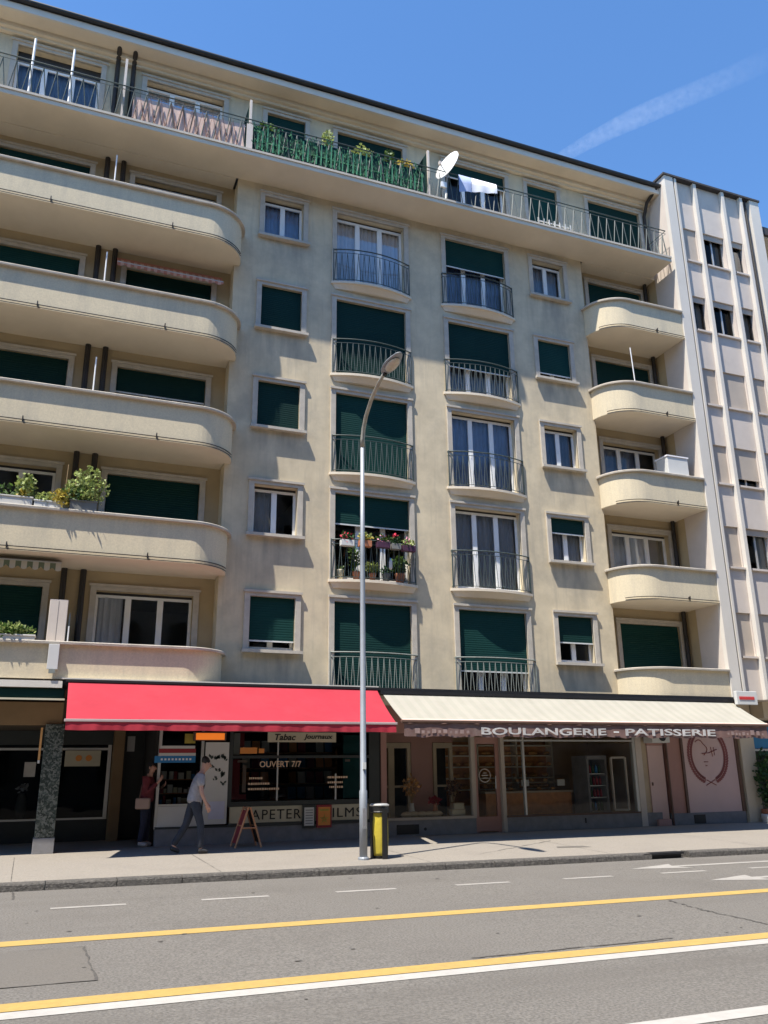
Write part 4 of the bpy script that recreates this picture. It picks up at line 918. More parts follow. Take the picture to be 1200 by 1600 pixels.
# two framed adverts on the plinth
for lab, xa, xb, mt, inner in (('small grey framed notice leaning on the letter band beside the orange one', 4.57, 4.86, 'steel', 'white_board'), ('small orange framed advert leaning on the letter band', 4.89, 5.24, 'red_paper', 'orange_paper')):
    s = thing('framed_notice', lab, 'notice', ((xa+xb)/2, 0.0, 0.2), 'framed notices on the tobacconist plinth')
    m = MB().box(xa, xb, YS-0.075, YS-0.035, 0.26, 0.735); m.build('frame', M['shop_dark' if mt == 'steel' else mt], s)
    MB().box(xa+0.035, xb-0.035, YS-0.085, YS-0.0755, 0.31, 0.69).build('sheet', M[inner], s)
    m = MB(); 
    if inner == 'white_board':
        for i in range(6): m.box(xa+0.06, xb-0.06, YS-0.09, YS-0.0855, 0.35+i*0.055, 0.368+i*0.055)
    else:
        cx, cz = (xa+xb)/2, 0.44
        for i in range(5):
            a = i*2*PI/5+0.3; m.q((cx+0.03*math.cos(a-0.9), YS-0.088, cz+0.03*math.sin(a-0.9)), (cx+0.12*math.cos(a), YS-0.088, cz+0.12*math.sin(a)), (cx+0.03*math.cos(a+0.9), YS-0.088, cz+0.03*math.sin(a+0.9)))
        m.box(xa+0.07, xb-0.07, YS-0.09, YS-0.0855, 0.61, 0.65)
    m.build('print', M['plinth' if inner == 'white_board' else 'leaf_yellow'], s)
ds = thing('window_display', 'dim stack of pale packets on little shelves behind the small tobacconist window', 'display', (1.9, 0.45, 0.8))
m = MB().box(1.48, 2.28, 0.40, 0.62, 1.02, 1.04); m.box(1.48, 2.28, 0.40, 0.62, 1.30, 1.32); m.box(1.48, 2.28, 0.40, 0.62, 0.80, 0.82); m.box(1.46, 1.48, 0.40, 0.62, 0.8, 1.5); m.box(2.28, 2.30, 0.40, 0.62, 0.8, 1.5); m.build('shelves', M['wood'], ds)
rg = random.Random(31)
for zz in (0.821, 1.041, 1.321):
    x = 1.51
    while x < 2.2:
        wd = rg.uniform(0.05, 0.12); MB().box(x, x+wd, 0.42, 0.50, zz, zz+rg.uniform(0.07, 0.17)).build('packet', M[rg.choice(('white_board','cream','planter','blue_paper','red_paper'))], ds); x += wd+rg.uniform(0.01, 0.06)
# folding A board
ab = thing('a_board', 'wooden A-frame pavement board standing by the dark shop window', 'a-board', (3.16, -0.7, 0))
def zp(x, y): return zpave(x, y)
for sg in (-1, 1):
    m = MB()
    for yy in (-0.92, -0.48):
        m.tube([(3.16+sg*0.27, yy, zp(3.2, yy)), (3.16+sg*0.02, yy, 0.76)], 0.02, 4)
    m.tube([(3.16+sg*0.14, -0.92, 0.40), (3.16+sg*0.14, -0.48, 0.40)], 0.016, 4); m.tube([(3.16+sg*0.03, -0.92, 0.74), (3.16+sg*0.03, -0.48, 0.74)], 0.016, 4)
    fr = m.build('frame', M['orange_wood'], ab)
    MB().q((3.16+sg*0.245, -0.90, 0.07), (3.16+sg*0.245, -0.5, 0.07), (3.16+sg*0.045, -0.5, 0.70), (3.16+sg*0.045, -0.90, 0.70)).build('panel', M['red_paper'] if sg < 0 else M['ink'], ab)
MB().tube([(3.16-0.15, -0.925, 0.36), (3.16+0.15, -0.925, 0.36)], 0.016, 4).build('stay', M['orange_wood'], ab)

# ---------------------------------------------------------------- arcade at the left
ar = thing('arcade_shopfront', 'dark glazed shopfront in the shadowed arcade behind the speckled pillar', 'shopfront', (-1, 2.5, 0))
YA = 2.5
MB().box(XW, 0.62, YA, YA+0.2, -0.05, 0.46).build('plinth', M['shop_dark'], ar)
MB().box(XW, 0.62, YA-0.01, YA+0.2, 2.10, 2.41).build('header', M['shop_dark'], ar)
f = MB()
for xx in (-3.4, -1.95, -0.62, 0.56): f.box(xx-0.04, xx+0.04, YA, YA+0.1, 0.46, 2.10)
f.box(XW, 0.56, YA+0.01, YA+0.09, 1.98, 2.03); f.box(XW, 0.56, YA-0.02, YA+0.09, 0.461, 0.50); f.build('frame', M['steel'], ar)
MB().q((XW,YA+0.05,0.5),(0.56,YA+0.05,0.5),(0.56,YA+0.05,2.1),(XW,YA+0.05,2.1)).build('pane', M['dark_glass'], ar)
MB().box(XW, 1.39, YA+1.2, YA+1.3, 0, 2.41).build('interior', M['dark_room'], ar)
MB().box(0.62, 0.85, YA-0.4, YA+0.2, -0.05, 2.41).build('pier', M['fascia'], ar)
MB().box(0.85, 1.36, YA+0.1, YA+0.2, -0.05, 2.41).build('door', M['shop_dark'], ar)
m = MB().box(0.95, 1.12, YA+0.06, YA+0.1, 1.95, 2.3); m.build('fanlight', M['steel'], ar)
s = thing('shop_sign', 'cream sign with two red dots behind the arcade pillar', 'sign', (0, YA-0.05, 1.6))
MB().box(-0.42, 0.36, YA-0.07, YA-0.03, 1.62, 1.97).build('board', M['cream'], s)
for q in (-0.12, 0.10): MB().lathe([(0.07, 0), (0.07, 0.01)], (q, YA-0.075, 1.80), 14, (0,-1,0)).build('red_dot', M['orange_paper'], s)
tag(MB().box(-1.26, -1.02, YA-0.03, YA-0.015, 1.40, 1.72).build('notice', M['planter']), 'pale paper notice on the dark arcade glass left of the pillar', 'notice')
s = thing('pillar_sign', 'narrow tan vertical sign fixed to the left side of the pillar', 'sign', (-0.95, -0.3, 1.75))
MB().box(-0.985, -0.945, -0.40, -0.12, 1.72, 2.34).build('board', M['bread'], s); MB().box(-0.945, -0.902, -0.30, -0.22, 1.80, 1.84).build('bracket', M['dark_metal'], s)
MB().box(-0.985, -0.945, -0.40, -0.12, 1.66, 1.715).build('foot_plate', M['white_board'], s)
s = thing('flower_vase', 'white flower vase standing in the dark arcade window', 'vase', (-1.25, YA+0.3, 0.5))
MB().lathe([(0.07,0.5),(0.12,0.7),(0.10,0.95),(0.05,1.05)], (-1.25, YA+0.35, 0), 14).build('vase', M['grey_planter'], s, smooth=True)
m = MB(); foliage(m, (-1.25, YA+0.35, 1.16), (0.1,0.1,0.09), 40, 0.09, random.Random(2)); m.build('petals', M['cloth_white'], s)

# ---------------------------------------------------------------- bakery
bk = thing('bakery_shopfront', 'pink framed bakery shopfront with wide glazing and grey plinth under the cream awning', 'shopfront', (10, 0.15, 0))
YB = 0.16
MB().box(6.50, 8.93, YB, YB+0.2, -0.14, 0.34).build('plinth', M['plinth'], bk); MB().box(9.76, 14.42, YB, YB+0.2, -0.14, 0.33).build('plinth', M['plinth'], bk); MB().box(14.72, 17.22, YB-0.02, YB+0.2, -0.16, 0.29).build('plinth', M['plinth'], bk)
MB().box(6.475, 6.62, YB-0.02, YB+0.2, -0.14, 2.95).build('pilaster', M['pink'], bk)
MB().box(6.50, 17.2, YB+0.03, YB+0.22, 2.30, 3.0).build('header', M['pink'], bk)
MB().box(6.62, 8.93, YB-0.03, YB+0.2, 0.342, 0.40).build('sill', M['beige_blind'], bk); MB().box(9.76, 13.72, YB-0.03, YB+0.2, 0.332, 0.37).build('sill', M['brown_trim'], bk)
f = MB()
for xx in (8.90, 9.72): f.box(xx-0.05, xx+0.05, YB-0.01, YB+0.12, 0.40 if xx < 9 else 0.0, 2.30)
f.build('frame', M['beige_blind'], bk)
f = MB().box(10.30, 10.35, YB, YB+0.08, 0.37, 2.30); f.box(9.77, 13.66, YB+0.005, YB+0.075, 2.12, 2.16); f.box(13.66, 13.74, YB, YB+0.12, 0.33, 2.30); f.build('glazing_bar', M['steel'], bk)
MB().q((6.62,YB+0.05,0.40),(8.85,YB+0.05,0.40),(8.85,YB+0.05,2.30),(6.62,YB+0.05,2.30)).build('pane', M['shop_glass'], bk)
MB().q((9.77,YB+0.05,0.37),(13.66,YB+0.05,0.37),(13.66,YB+0.05,2.30),(9.77,YB+0.05,2.30)).build('pane', M['shop_glass'], bk)
dr = MB(); dr.box(8.96, 9.06, YB+0.1, YB+0.16, 0.0, 2.22); dr.box(9.57, 9.67, YB+0.1, YB+0.16, 0.0, 2.22); dr.box(9.06, 9.57, YB+0.1, YB+0.16, 2.06, 2.22); dr.box(9.06, 9.57, YB+0.1, YB+0.16, 0.03, 0.36)
dr = dr.build('door', M['pink'], bk)
MB().q((9.06,YB+0.13,0.36),(9.57,YB+0.13,0.36),(9.57,YB+0.13,2.06),(9.06,YB+0.13,2.06)).build('pane', M['shop_glass'], dr)
MB().tube([(9.53,YB+0.05,1.0),(9.53,YB+0.05,1.3)], 0.014, 6).build('handle', M['steel'], dr)
m = MB()
for i in range(28):
    a = i*2*PI/28; b = a+2*PI/28*0.98
    m.q(*[(9.27+r_*math.cos(q), YB+0.118, 1.31+r_*math.sin(q)) for r_, q in ((0.165,a),(0.165,b),(0.145,b),(0.145,a))])
m.box(9.18, 9.36, YB+0.112, YB+0.12, 1.30, 1.325); m.box(9.20, 9.34, YB+0.112, YB+0.12, 1.24, 1.26); m.box(9.22, 9.32, YB+0.112, YB+0.12, 1.36, 1.38); m.build('emblem', M['pale_panel'], dr)
# bakery room
m = MB().box(6.48, 14.4, 3.2, 3.3, 0, 2.46); m.box(6.48, 14.4, YB+0.21, 3.2, -0.04, 0.01); m.box(14.38, 14.44, YB+0.2, 3.2, 0, 2.46); m.box(6.472, 6.50, YB+0.2, 3.2, 0, 2.46)
m.build('interior', mat('bakery_wall', (0.48, 0.34, 0.22), 0.8, 0.1), bk)  # wall colour raised to stand in for light in the room
ip = thing('inner_partition', 'pink partition with two cream framed glazed doors inside the bakery window', 'partition', (7.6, 1.1, 0))
YP = 1.05
m = MB().box(7.64, 8.22, YP, YP+0.08, 0.01, 2.45); m.box(6.52, 7.64, YP, YP+0.08, 2.12, 2.45); m.box(8.22, 8.80, YP, YP+0.08, 2.12, 2.45); m.build('wall', M['pink'], ip)
for (a, b, mids) in ((6.56, 7.62, (7.10,)), (8.24, 8.78, ())):
    f = MB().box(a, a+0.09, YP-0.01, YP+0.07, 0.01, 2.11); f.box(b-0.09, b, YP-0.01, YP+0.07, 0.01, 2.11); f.box(a+0.09, b-0.09, YP-0.01, YP+0.07, 1.98, 2.11); f.box(a+0.09, b-0.09, YP-0.01, YP+0.07, 0.01, 0.35)
    f.box(a+0.09, b-0.09, YP, YP+0.06, 1.05, 1.10)
    for q in mids: f.box(q-0.08, q+0.08, YP-0.012, YP+0.072, 0.35, 1.98)
    f.build('door', M['shelf'], ip)
MB().box(6.52, 8.82, YP+0.5, YP+0.52, 0.01, 2.4).build('backing', M['dark_room'], ip)
sh = thing('bread_shelves', 'wooden wall shelves lined with bread at the back of the bakery', 'shelves', (11, 2.9, 0))
m = MB()
for zz in (0.9, 1.2, 1.5, 1.8, 2.08): m.box(9.2, 12.9, 2.85, 3.18, zz, zz+0.035)
for xx in (9.2, 10.45, 11.7, 12.88): m.box(xx-0.02, xx+0.02, 2.85, 3.18, 0.01, 2.3)
m.build('boards', M['lit_shelf'], sh); MB().box(9.2, 12.9, 3.17, 3.195, 0.5, 2.2).build('back_panel', M['lit_bakery_wood'], sh)
rg = random.Random(8)
def loaf(mb, c_, l, r_, rz=0, seed=0):
    R = Matrix.Rotation(rz, 3, 'Z'); k_ = MB().lathe([(r_*0.35, -l/2), (r_*0.85, -l*0.36), (r_, 0), (r_*0.85, l*0.36), (r_*0.35, l/2)], (0,0,0), 8, (1,0,0))
    mb.add(k_, lambda p: R @ Vector((p[0], p[1], p[2]*0.8)) + Vector(c_))
for zz in (0.935, 1.235, 1.535, 1.835):
    x = 9.35
    while x < 12.75:
        m = MB(); l = rg.uniform(0.16, 0.34); loaf(m, (x+l/2, 3.0, zz+0.055), l, rg.uniform(0.055, 0.075), rg.uniform(-0.3, 0.3))
        o = m.build('loaf', M['bread'], None, smooth=True); tag(o, 'brown crusty loaf lying on the bakery wall shelves', 'bread', 'loaves on the bakery shelves'); x += l+rg.uniform(0.04, 0.2)
ct = thing('bakery_counter', 'long warm wood bakery counter with a glass pastry case', 'counter', (11, 1.6, 0))
MB().box(9.9, 12.5, 1.45, 2.0, 0.01, 0.85).build('base', M['lit_bakery_wood'], ct); MB().box(9.85, 12.55, 1.40, 2.05, 0.852, 0.90).build('top', M['shelf'], ct)
MB().box(9.95, 12.45, 1.50, 1.95, 1.10, 1.115).build('shelf', M['shelf'], ct)
m = MB().q((9.92,1.44,0.9),(12.5,1.44,0.9),(12.5,1.55,1.30),(9.92,1.55,1.30)); m.build('pane', M['shop_glass'], ct)
for i in range(11):
    m = MB(); loaf(m, (10.1+i*0.215, 1.62, 0.955 if i % 2 else 1.165), 0.13, 0.05, rg.uniform(-.6,.6)); tag(m.build('pastry', M['bread'], None, smooth=True), 'small golden pastry in the glass case on the bakery counter', 'pastry', 'pastries in the counter case')
for i, xx in enumerate((10.9, 12.0)): tag(MB().box(xx, xx+0.22, 1.30, 1.33, 1.02, 1.18).build('price_card', M['white_board'], None), 'white price card at the %s of the bakery counter' % ('middle' if i == 0 else 'right end'), 'card')
fg = thing('display_fridge', 'tall grey display fridge with its glass door ajar inside the bakery', 'fridge', (13.0, 1.0, 0))
m = MB().box(12.62, 12.68, 0.8, 1.5, 0.05, 1.78); m.box(13.20, 13.26, 0.8, 1.5, 0.05, 1.78); m.box(12.68, 13.20, 0.8, 1.5, 1.68, 1.78); m.box(12.68, 13.20, 0.8, 1.5, 0.05, 0.38); m.box(12.68, 13.20, 1.45, 1.5, 0.38, 1.68); m.build('cabinet', M['plinth'], fg)
m = MB()
for zz in (0.7, 1.0, 1.3): m.box(12.68, 13.20, 0.85, 1.44, zz, zz+0.02)
m.build('rack', M['steel'], fg)
m = MB().box(13.27, 13.31, 0.62, 0.68, 0.4, 1.72); m.box(13.56, 13.60, 0.40, 0.46, 0.4, 1.72); m.obox((13.435, 0.54, 1.72), (0.36, 0.05, 0.05), rz=-0.64); m.obox((13.435, 0.54, 0.40), (0.36, 0.05, 0.05), rz=-0.64); m.build('door_frame', M['pale_panel'], fg)
MB().q((13.30,0.65,0.42),(13.57,0.43,0.42),(13.57,0.43,1.70),(13.30,0.65,1.70)).build('door_glass', M['shop_glass'], fg)
for zz in (0.38, 0.72, 1.02, 1.32):
    for i in range(5):
        m = MB().lathe([(0.035,0),(0.035,0.15),(0.012,0.19),(0.012,0.22)], (12.74+i*0.1, 1.0, zz+0.002), 8)
        tag(m.build('bottle', M[('blue_paper','leaf_dark','red_paper')[rg.randrange(3)]], None, smooth=True), 'drink bottle standing on a rack of the bakery display fridge', 'bottle', 'bottles in the display fridge')
# window display
def bouquet(label, x, y, z, vm, fm, seed, hh=0.55, rad=0.22):
    t = thing('flower_bouquet', label, 'flowers', (x, y, z)); rg = random.Random(seed)
    MB().lathe([(0.05,0),(0.07,0.12),(0.045,0.26),(0.055,0.30)], (x,y,z), 12).build('vase', vm, t, smooth=True)
    m = MB()
    for i in range(16):
        a = rg.uniform(0, 6.28); r_ = rg.uniform(0.05, rad); m.tube([(x,y,z+0.28),(x+r_*0.5*math.cos(a),y+r_*0.3*math.sin(a),z+0.3+hh*0.5),(x+r_*math.cos(a),y+r_*0.5*math.sin(a),z+0.3+hh*rg.uniform(.6,1.1))], 0.006, 4)
    m.build('stems', M['stem'], t)
    m = MB(); foliage(m, (x,y,z+0.3+hh*0.7), (rad,rad*0.6,hh*0.45), 120, 0.09, rg); m.build('blooms', fm, t)
    return t
bouquet('dried flower bouquet in a vase in the bakery window', 7.45, 0.62, 0.40, M['white_board'], M['bread'], 3)
bouquet('dark leafy twigs in a vase near the bakery door', 8.55, 0.60, 0.40, M['wood'], M['brown_trim'], 4, 0.45, 0.2)
bouquet('low red blooms in the bakery window beside the boxes', 8.05, 0.60, 0.36, M['terracotta'], M['red_paper'], 6, 0.12, 0.14)
for i, (x, zz, w_) in enumerate(((8.42, 0.40, 0.34), (8.47, 0.545, 0.26))):
    t = thing('cake_box', ('large cream cake box at the bottom of the bakery window stack', 'smaller cream cake box on top of another in the bakery window')[i], 'box', (x, 0.5, zz))
    MB().box(x, x+w_, 0.40, 0.62, zz+0.001, zz+0.12).build('box', M['cream'], t); MB().box(x-0.01, x+w_+0.01, 0.39, 0.63, zz+0.121, zz+0.142).build('lid', M['shelf'], t)
t = thing('display_cushion', 'pale folded fabric lying along the bakery window sill', 'fabric', (7.7, 0.5, 0.4)); m = MB(); rg = random.Random(3)
for i in range(5): m.lathe([(0.02,-0.16),(0.06,-0.1),(0.075,0),(0.06,0.1),(0.02,0.16)], (7.25+i*0.2, 0.48+rg.uniform(-.03,.03), 0.45), 10, (1,0.2,0))
m.build('folds', M['shelf'], t, smooth=True)
# service bay, panel with wreath
MB().box(13.745, 13.93, YB-0.01, YB+0.2, -0.14, 2.30).build('pilaster', M['pale_panel'], bk)
MB().box(13.94, 14.14, YB+0.06, YB+0.2, 0.33, 2.30).build('panel', M['shelf'], bk)
sd = MB().box(14.15, 14.66, YB+0.03, YB+0.10, -0.14, 2.02).build('service_door', M['pale_pink'], bk); MB().box(14.20, 14.23, YB+0.0, YB+0.03, 1.0, 1.08).build('handle', M['brown_trim'], sd)
MB().box(14.14, 14.67, YB+0.02, YB+0.16, 2.025, 2.30).build('fanlight', M['pink'], bk)
MB().tube([(14.71,YB-0.06,-0.05),(14.71,YB-0.06,2.9)], 0.028, 8).build('downpipe', M['brown_trim'], bk)
MB().box(14.76, 15.22, YB+0.0, YB+0.2, 0.292, 2.30).build('panel', M['pink'], bk)
MB().box(15.225, 15.30, YB-0.04, YB+0.2, 0.292, 2.30).build('trim', M['brown_trim'], bk); MB().box(17.12, 17.22, YB-0.04, YB+0.2, 0.292, 2.95).build('trim', M['brown_trim'], bk)
pn = MB().box(15.305, 17.115, YB-0.01, YB+0.2, 0.292, 2.30).build('panel', M['pale_pink'], bk)
m = MB(); yy = YB-0.018; cx, cz = 16.14, 1.78; rg = random.Random(14)
for sg in (-1, 1):
    for i in range(26):
        a = -PI/2+sg*(0.28+i*0.098); rx, rz = 0.62, 0.70
        px, pz = cx+rx*math.cos(a), cz+rz*math.sin(a)
        if pz > 2.30: continue
        for side in (-1, 1):
            b = a+sg*PI/2+side*0.75; l = 0.13; wd = 0.042
            dx, dz = math.cos(b)*l, math.sin(b)*l; nx, nz = -math.sin(b)*wd, math.cos(b)*wd
            m.q((px,yy,pz),(px+dx*.5+nx,yy,pz+dz*.5+nz),(px+dx,yy,pz+dz),(px+dx*.5-nx,yy,pz+dz*.5-nz))
    m.tube([(cx-sg*0.17,yy,cz-0.80),(cx+sg*0.14,yy,cz-0.66)], 0.012, 4)
m.build('wreath', M['mauve'], pn)
m = MB()
m.tube([(cx-0.40+0.02*i, yy, cz+0.33+0.06*math.sin(i*0.25)) for i in range(12)] + [(cx-0.14+0.13*math.sin(t*0.35), yy, cz+0.30-0.035*t) for t in range(10)], 0.012, 4)
m.tube([(cx-0.20, yy, cz+0.03), (cx+0.05, yy, cz+0.05), (cx+0.2, yy, cz+0.10), (cx+0.33, yy, cz+0.14)], 0.012, 4); m.tube([(cx+0.12, yy, cz+0.2), (cx+0.16, yy, cz-0.05)], 0.010, 4); m.tube([(cx+0.22, yy, cz+0.2), (cx+0.24, yy, cz-0.02)], 0.010, 4)
m.box(cx-0.16, cx-0.02, yy-0.006, yy+0.004, cz-0.20, cz-0.18); m.box(cx-0.12, cx-0.06, yy-0.006, yy+0.004, cz-0.30, cz-0.28)
m.build('script', M['mauve'], pn)
m = MB().box(15.42, 15.80, YB-0.032, YB-0.021, 0.02, 0.24); m.build('vent', M['black'], bk); MB().box(6.86, 7.42, YB-0.012, YB-0.001, 0.04, 0.25).build('vent', M['black'], bk)
MB().lathe([(0.035,0),(0.035,0.012)], (7.58,YB-0.001,0.14), 10, (0,-1,0)).build('valve', M['black'], bk); MB().box(12.0, 12.03, YB-0.02, YB-0.001, 0.14, 0.26).build('hook', M['black'], bk)
MB().box(14.20, 14.62, YB-0.10, YB-0.001, -0.12, 0.16).build('hatch', M['pink'], bk, bevel=0.02)
ac = thing('air_conditioner', 'white air conditioner box with a round dark fan beside the pale pink door', 'air conditioner', (14.3, 0.05, 2.1))
MB().box(14.02, 14.60, -0.22, YB-0.02, 2.08, 2.40).build('case', M['white_board'], ac, bevel=0.015); MB().lathe([(0.12,0),(0.12,0.01)], (14.36,-0.221,2.24), 16, (0,-1,0)).build('fan', M['black'], ac)
# far right ground floor
g2 = thing('florist_shopfront', 'dark green shopfront with a blue panel at the right edge beyond the bakery', 'shopfront', (18, 0.2, 0))
MB().box(17.25, 17.75, 0.05, 0.35, -0.2, 3.19).build('pier', M['beige_wall'], g2); MB().box(17.75, 24, 0.6, 0.7, -0.2, 3.19).build('wall', M['shop_dark'], g2)
MB().box(18.0, 20.2, 0.50, 0.58, 1.95, 2.60).build('panel', M['blue_paper'], g2); MB().box(17.8, 24, -0.4, 0.6, 2.75, 3.19).build('header', M['beige_wall'], g2)
f = MB().box(18.0, 18.05, 0.45, 0.55, -0.1, 1.95); f.box(19.2, 19.25, 0.45, 0.55, -0.1, 1.95); f.box(18.05, 19.2, 0.45, 0.55, 1.88, 1.94); f.build('frame', M['steel'], g2)
MB().q((18.05,0.5,0),(19.2,0.5,0),(19.2,0.5,1.88),(18.05,0.5,1.88)).build('pane', M['shop_glass'], g2)
pp = thing('potted_shrub', 'dark leafy shrub in a white tub on the pavement right of the pink panel', 'plant', (17.75, -0.25, -0.1))
MB().lathe([(0.16,-0.1),(0.24,0.0),(0.26,0.16),(0.24,0.22)], (17.75,-0.2,0), 16).build('tub', M['white_board'], pp, smooth=True); MB().lathe([(0.20,0.221),(0.23,0.24),(0.22,0.34)], (17.75,-0.2,0), 16).build('pot', M['terracotta'], pp, smooth=True)
m = MB(); foliage(m, (17.75,-0.2,1.1), (0.28,0.25,0.8), 420, 0.14, random.Random(5)); m.build('foliage', M['leaf_dark'], pp)
MB().tube([(17.75,-0.2,0.3),(17.78,-0.2,1.2)], 0.02, 5).build('stem', M['stem'], pp)
s = thing('projecting_sign', 'small white box sign with faint red print fixed to the white building', 'sign', (16.4, -1.3, 3.0))
MB().box(16.02, 16.72, -1.32, -1.22, 3.02, 3.37).build('box', M['white_board'], s, bevel=0.01); MB().box(16.30, 16.40, -1.215, -0.99, 3.17, 3.24).build('bracket', M['steel'], s)
rg = random.Random(6); m = MB(); x = 16.10
while x < 16.62: wd = rg.uniform(0.025, 0.045); m.box(x, x+wd, -1.332, -1.322, 3.15, 3.23); x += wd+0.012
m.build('print', M['red_ink'], s)

# ---------------------------------------------------------------- street lamp and bin
lx, ly = 4.65, -3.64; zb = zpave(lx, ly)
lamp = thing('street_lamp', 'tall grey street lamp with a curved arm leaning over the road', 'street lamp', (lx, ly, zb))
MB().tube([(lx,ly,zb),(lx,ly,1.1),(lx,ly,1.12),(lx,ly,5.5),(lx,ly,7.9)], [0.072,0.072,0.058,0.048,0.040], 14).build('pole', M['grey_lamp'], lamp, smooth=True)
MB().lathe([(0.10,0.0),(0.10,0.03),(0.088,0.05)], (lx,ly,zb), 14).build('base_ring', M['grey_lamp'], lamp)
hp = MB().box(lx-0.035, lx+0.035, ly-0.083, ly-0.055, 0.45, 0.80).build('access_hatch', M['plinth'], lamp)
MB().box(lx-0.03, lx+0.03, ly-0.078, ly-0.05, 1.48, 1.60).build('sticker', M['white_board'], lamp)
arc = [(lx,ly,7.88),(lx,ly-0.02,8.06),(lx,ly-0.08,8.26),(lx,ly-0.24,8.49),(lx,ly-0.54,8.72),(lx,ly-0.99,8.90),(lx,ly-1.36,8.99)]
MB().tube(arc, [0.047,0.045,0.043,0.041,0.039,0.037,0.035], 12).build('arm', M['lamp_arm'], lamp, smooth=True)
# almond-shaped head, tipped up a little
ax = Vector((0, -1.0, 0.06)).normalized(); side = Vector((1,0,0)); up = side.cross(ax).normalized()*1
if up.z < 0: up = -up
h0 = Vector((lx, ly-1.28, 8.97)); Lh = 0.84
m = MB(); ns = 14; nr = 16
for i in range(ns+1):
    t_ = i/ns; wd = 0.045+0.105*math.sin(PI*min(1, t_**0.8*0.98+0.02))**0.8 if t_ < 1 else 0.02; hh = wd*0.42
    for j in range(nr):
        a = 2*PI*j/nr; q = h0+ax*(Lh*t_)+side*(wd*math.cos(a))+up*(hh*(math.sin(a) if math.sin(a) > 0 else math.sin(a)*0.55)); m.v.append(tuple(q))
for i in range(ns):
    for j in range(nr): j2 = (j+1) % nr; m.f.append((i*nr+j, i*nr+j2, (i+1)*nr+j2, (i+1)*nr+j))
m.f.append(tuple(range(nr))); m.f.append(tuple(ns*nr+j for j in range(nr)))
hd = m.build('lamp_head', M['grey_lamp'], lamp, smooth=True)
m = MB(); cc = h0+ax*(Lh*0.52)-up*0.045
for i in range(6):
    ph = i/5*PI/2
    for j in range(18):
        a = 2*PI*j/18; q = cc+ax*(0.26*math.cos(ph)*math.cos(a))+side*(0.115*math.cos(ph)*math.sin(a))-up*(0.06*math.sin(ph)); m.v.append(tuple(q))
for i in range(5):
    for j in range(18): j2 = (j+1) % 18; m.f.append((i*18+j, i*18+j2, (i+1)*18+j2, (i+1)*18+j))
m.build('lamp_bowl', M['lamp_glass'], hd, smooth=True)
m = MB(); q = h0+ax*0.04-up*0.03; m.obox(tuple(q), (0.06, 0.09, 0.05)); m.build('clamp', M['black'], hd)
bx, by = 5.02, -3.5; bz = zpave(bx, by)
bn = thing('litter_bin', 'black framed litter bin holding a yellow bag beside the lamp post', 'litter bin', (bx, by, bz))
m = MB(); m.box(bx-0.02, bx+0.075, by-0.215, by-0.165, bz, bz+0.86); m.box(bx-0.17, bx-0.12, by-0.05, by+0.04, bz, bz+0.84)
m.lathe([(0.15,0.0),(0.16,0.03)], (bx,by,bz+0.02), 16)
ring = [(bx+0.165*math.cos(a), by+0.165*math.sin(a), bz+0.80) for a in [2*PI*i/20 for i in range(21)]]; m.tube(ring, 0.018, 6, cap=False); m.build('frame', M['black'], bn)
m = MB(); m.sweep([(0, bz+0.80), (0.012, bz+0.80), (0.012, bz+0.90), (0, bz+0.90)], [(bx+0.17*math.cos(-a), by+0.17*math.sin(-a)) for a in [2*PI*i/20 for i in range(21)]], cap=False); m.build('rim', M['black'], bn)
MB().lathe([(0.172,0.90),(0.185,0.915),(0.15,0.94),(0.10,0.945)], (bx,by,bz), 18).build('lid', M['steel'], bn)
m = MB(); rg = random.Random(3); nz = 14; na = 22
for i in range(nz+1):
    t_ = i/nz; z = bz+0.05+0.74*t_
    for j in range(na):
        a = 2*PI*j/na; r_ = (0.125+0.035*math.sin(PI*(1-t_)*0.8)+0.012*t_)*(1+0.07*math.sin(a*7+t_*2)+0.04*math.sin(a*11-t_*5)); m.v.append((bx+r_*math.cos(a), by+r_*math.sin(a), z))
for i in range(nz):
    for j in range(na): j2 = (j+1) % na; m.f.append((i*na+j, i*na+j2, (i+1)*na+j2, (i+1)*na+j))
m.f.append(tuple(range(na))); m.build('bag', M['yellow_bag'], bn, smooth=True)

# ---------------------------------------------------------------- things on the balconies
def pot_plant(name, label, x, y, z, pr, ph, pm, fol, seed, cat='plant', group=None):
    t = thing(name, label, cat, (x, y, z), group); MB().lathe([(pr*0.7,0),(pr,ph*0.9),(pr*1.05,ph),(pr*0.9,ph)], (x,y,z), 14).build('pot', pm, t, smooth=True)
    rg = random.Random(seed)
    for nm, mm, c_, rad, n, sz in fol:
        m = MB(); foliage(m, (x+c_[0], y+c_[1], z+ph+c_[2]), rad, n, sz, rg); m.build(nm, mm, t)
    return t
# second-floor terrace: troughs on the coping
zc = cap(2)+0.002
def trough(label, x0, x1, pm, h=0.18, z=zc, y=-0.90):
    t = thing('planter_box', label, 'planter', ((x0+x1)/2, y, z))
    m = MB().box(x0, x1, y-0.10, y+0.10, z, z+h); m.box(x0-0.015, x1+0.015, y-0.115, y+0.115, z+h-0.03, z+h+0.003); m.build('trough', pm, t, bevel=0.008); return t
def fol(t, name, c_, rad, n, sz, mm, seed):
    m = MB(); foliage(m, c_, rad, n, sz, random.Random(seed)); m.build(name, mm, t)
t = trough('pale trough of silvery plants at the left end of the flowered balcony', -2.75, -1.62, M['planter']); fol(t, 'foliage', (-2.2,-0.9,zc+0.26), (0.45,0.12,0.16), 170, 0.09, M['leaf'], 1)
fol(t, 'tall_foliage', (-1.78,-0.9,zc+0.40), (0.20,0.14,0.32), 300, 0.08, M['leaf_pale'], 2); fol(t, 'yellow_foliage', (-1.80,-0.92,zc+0.25), (0.12,0.1,0.10), 90, 0.07, M['leaf_yellow'], 3)
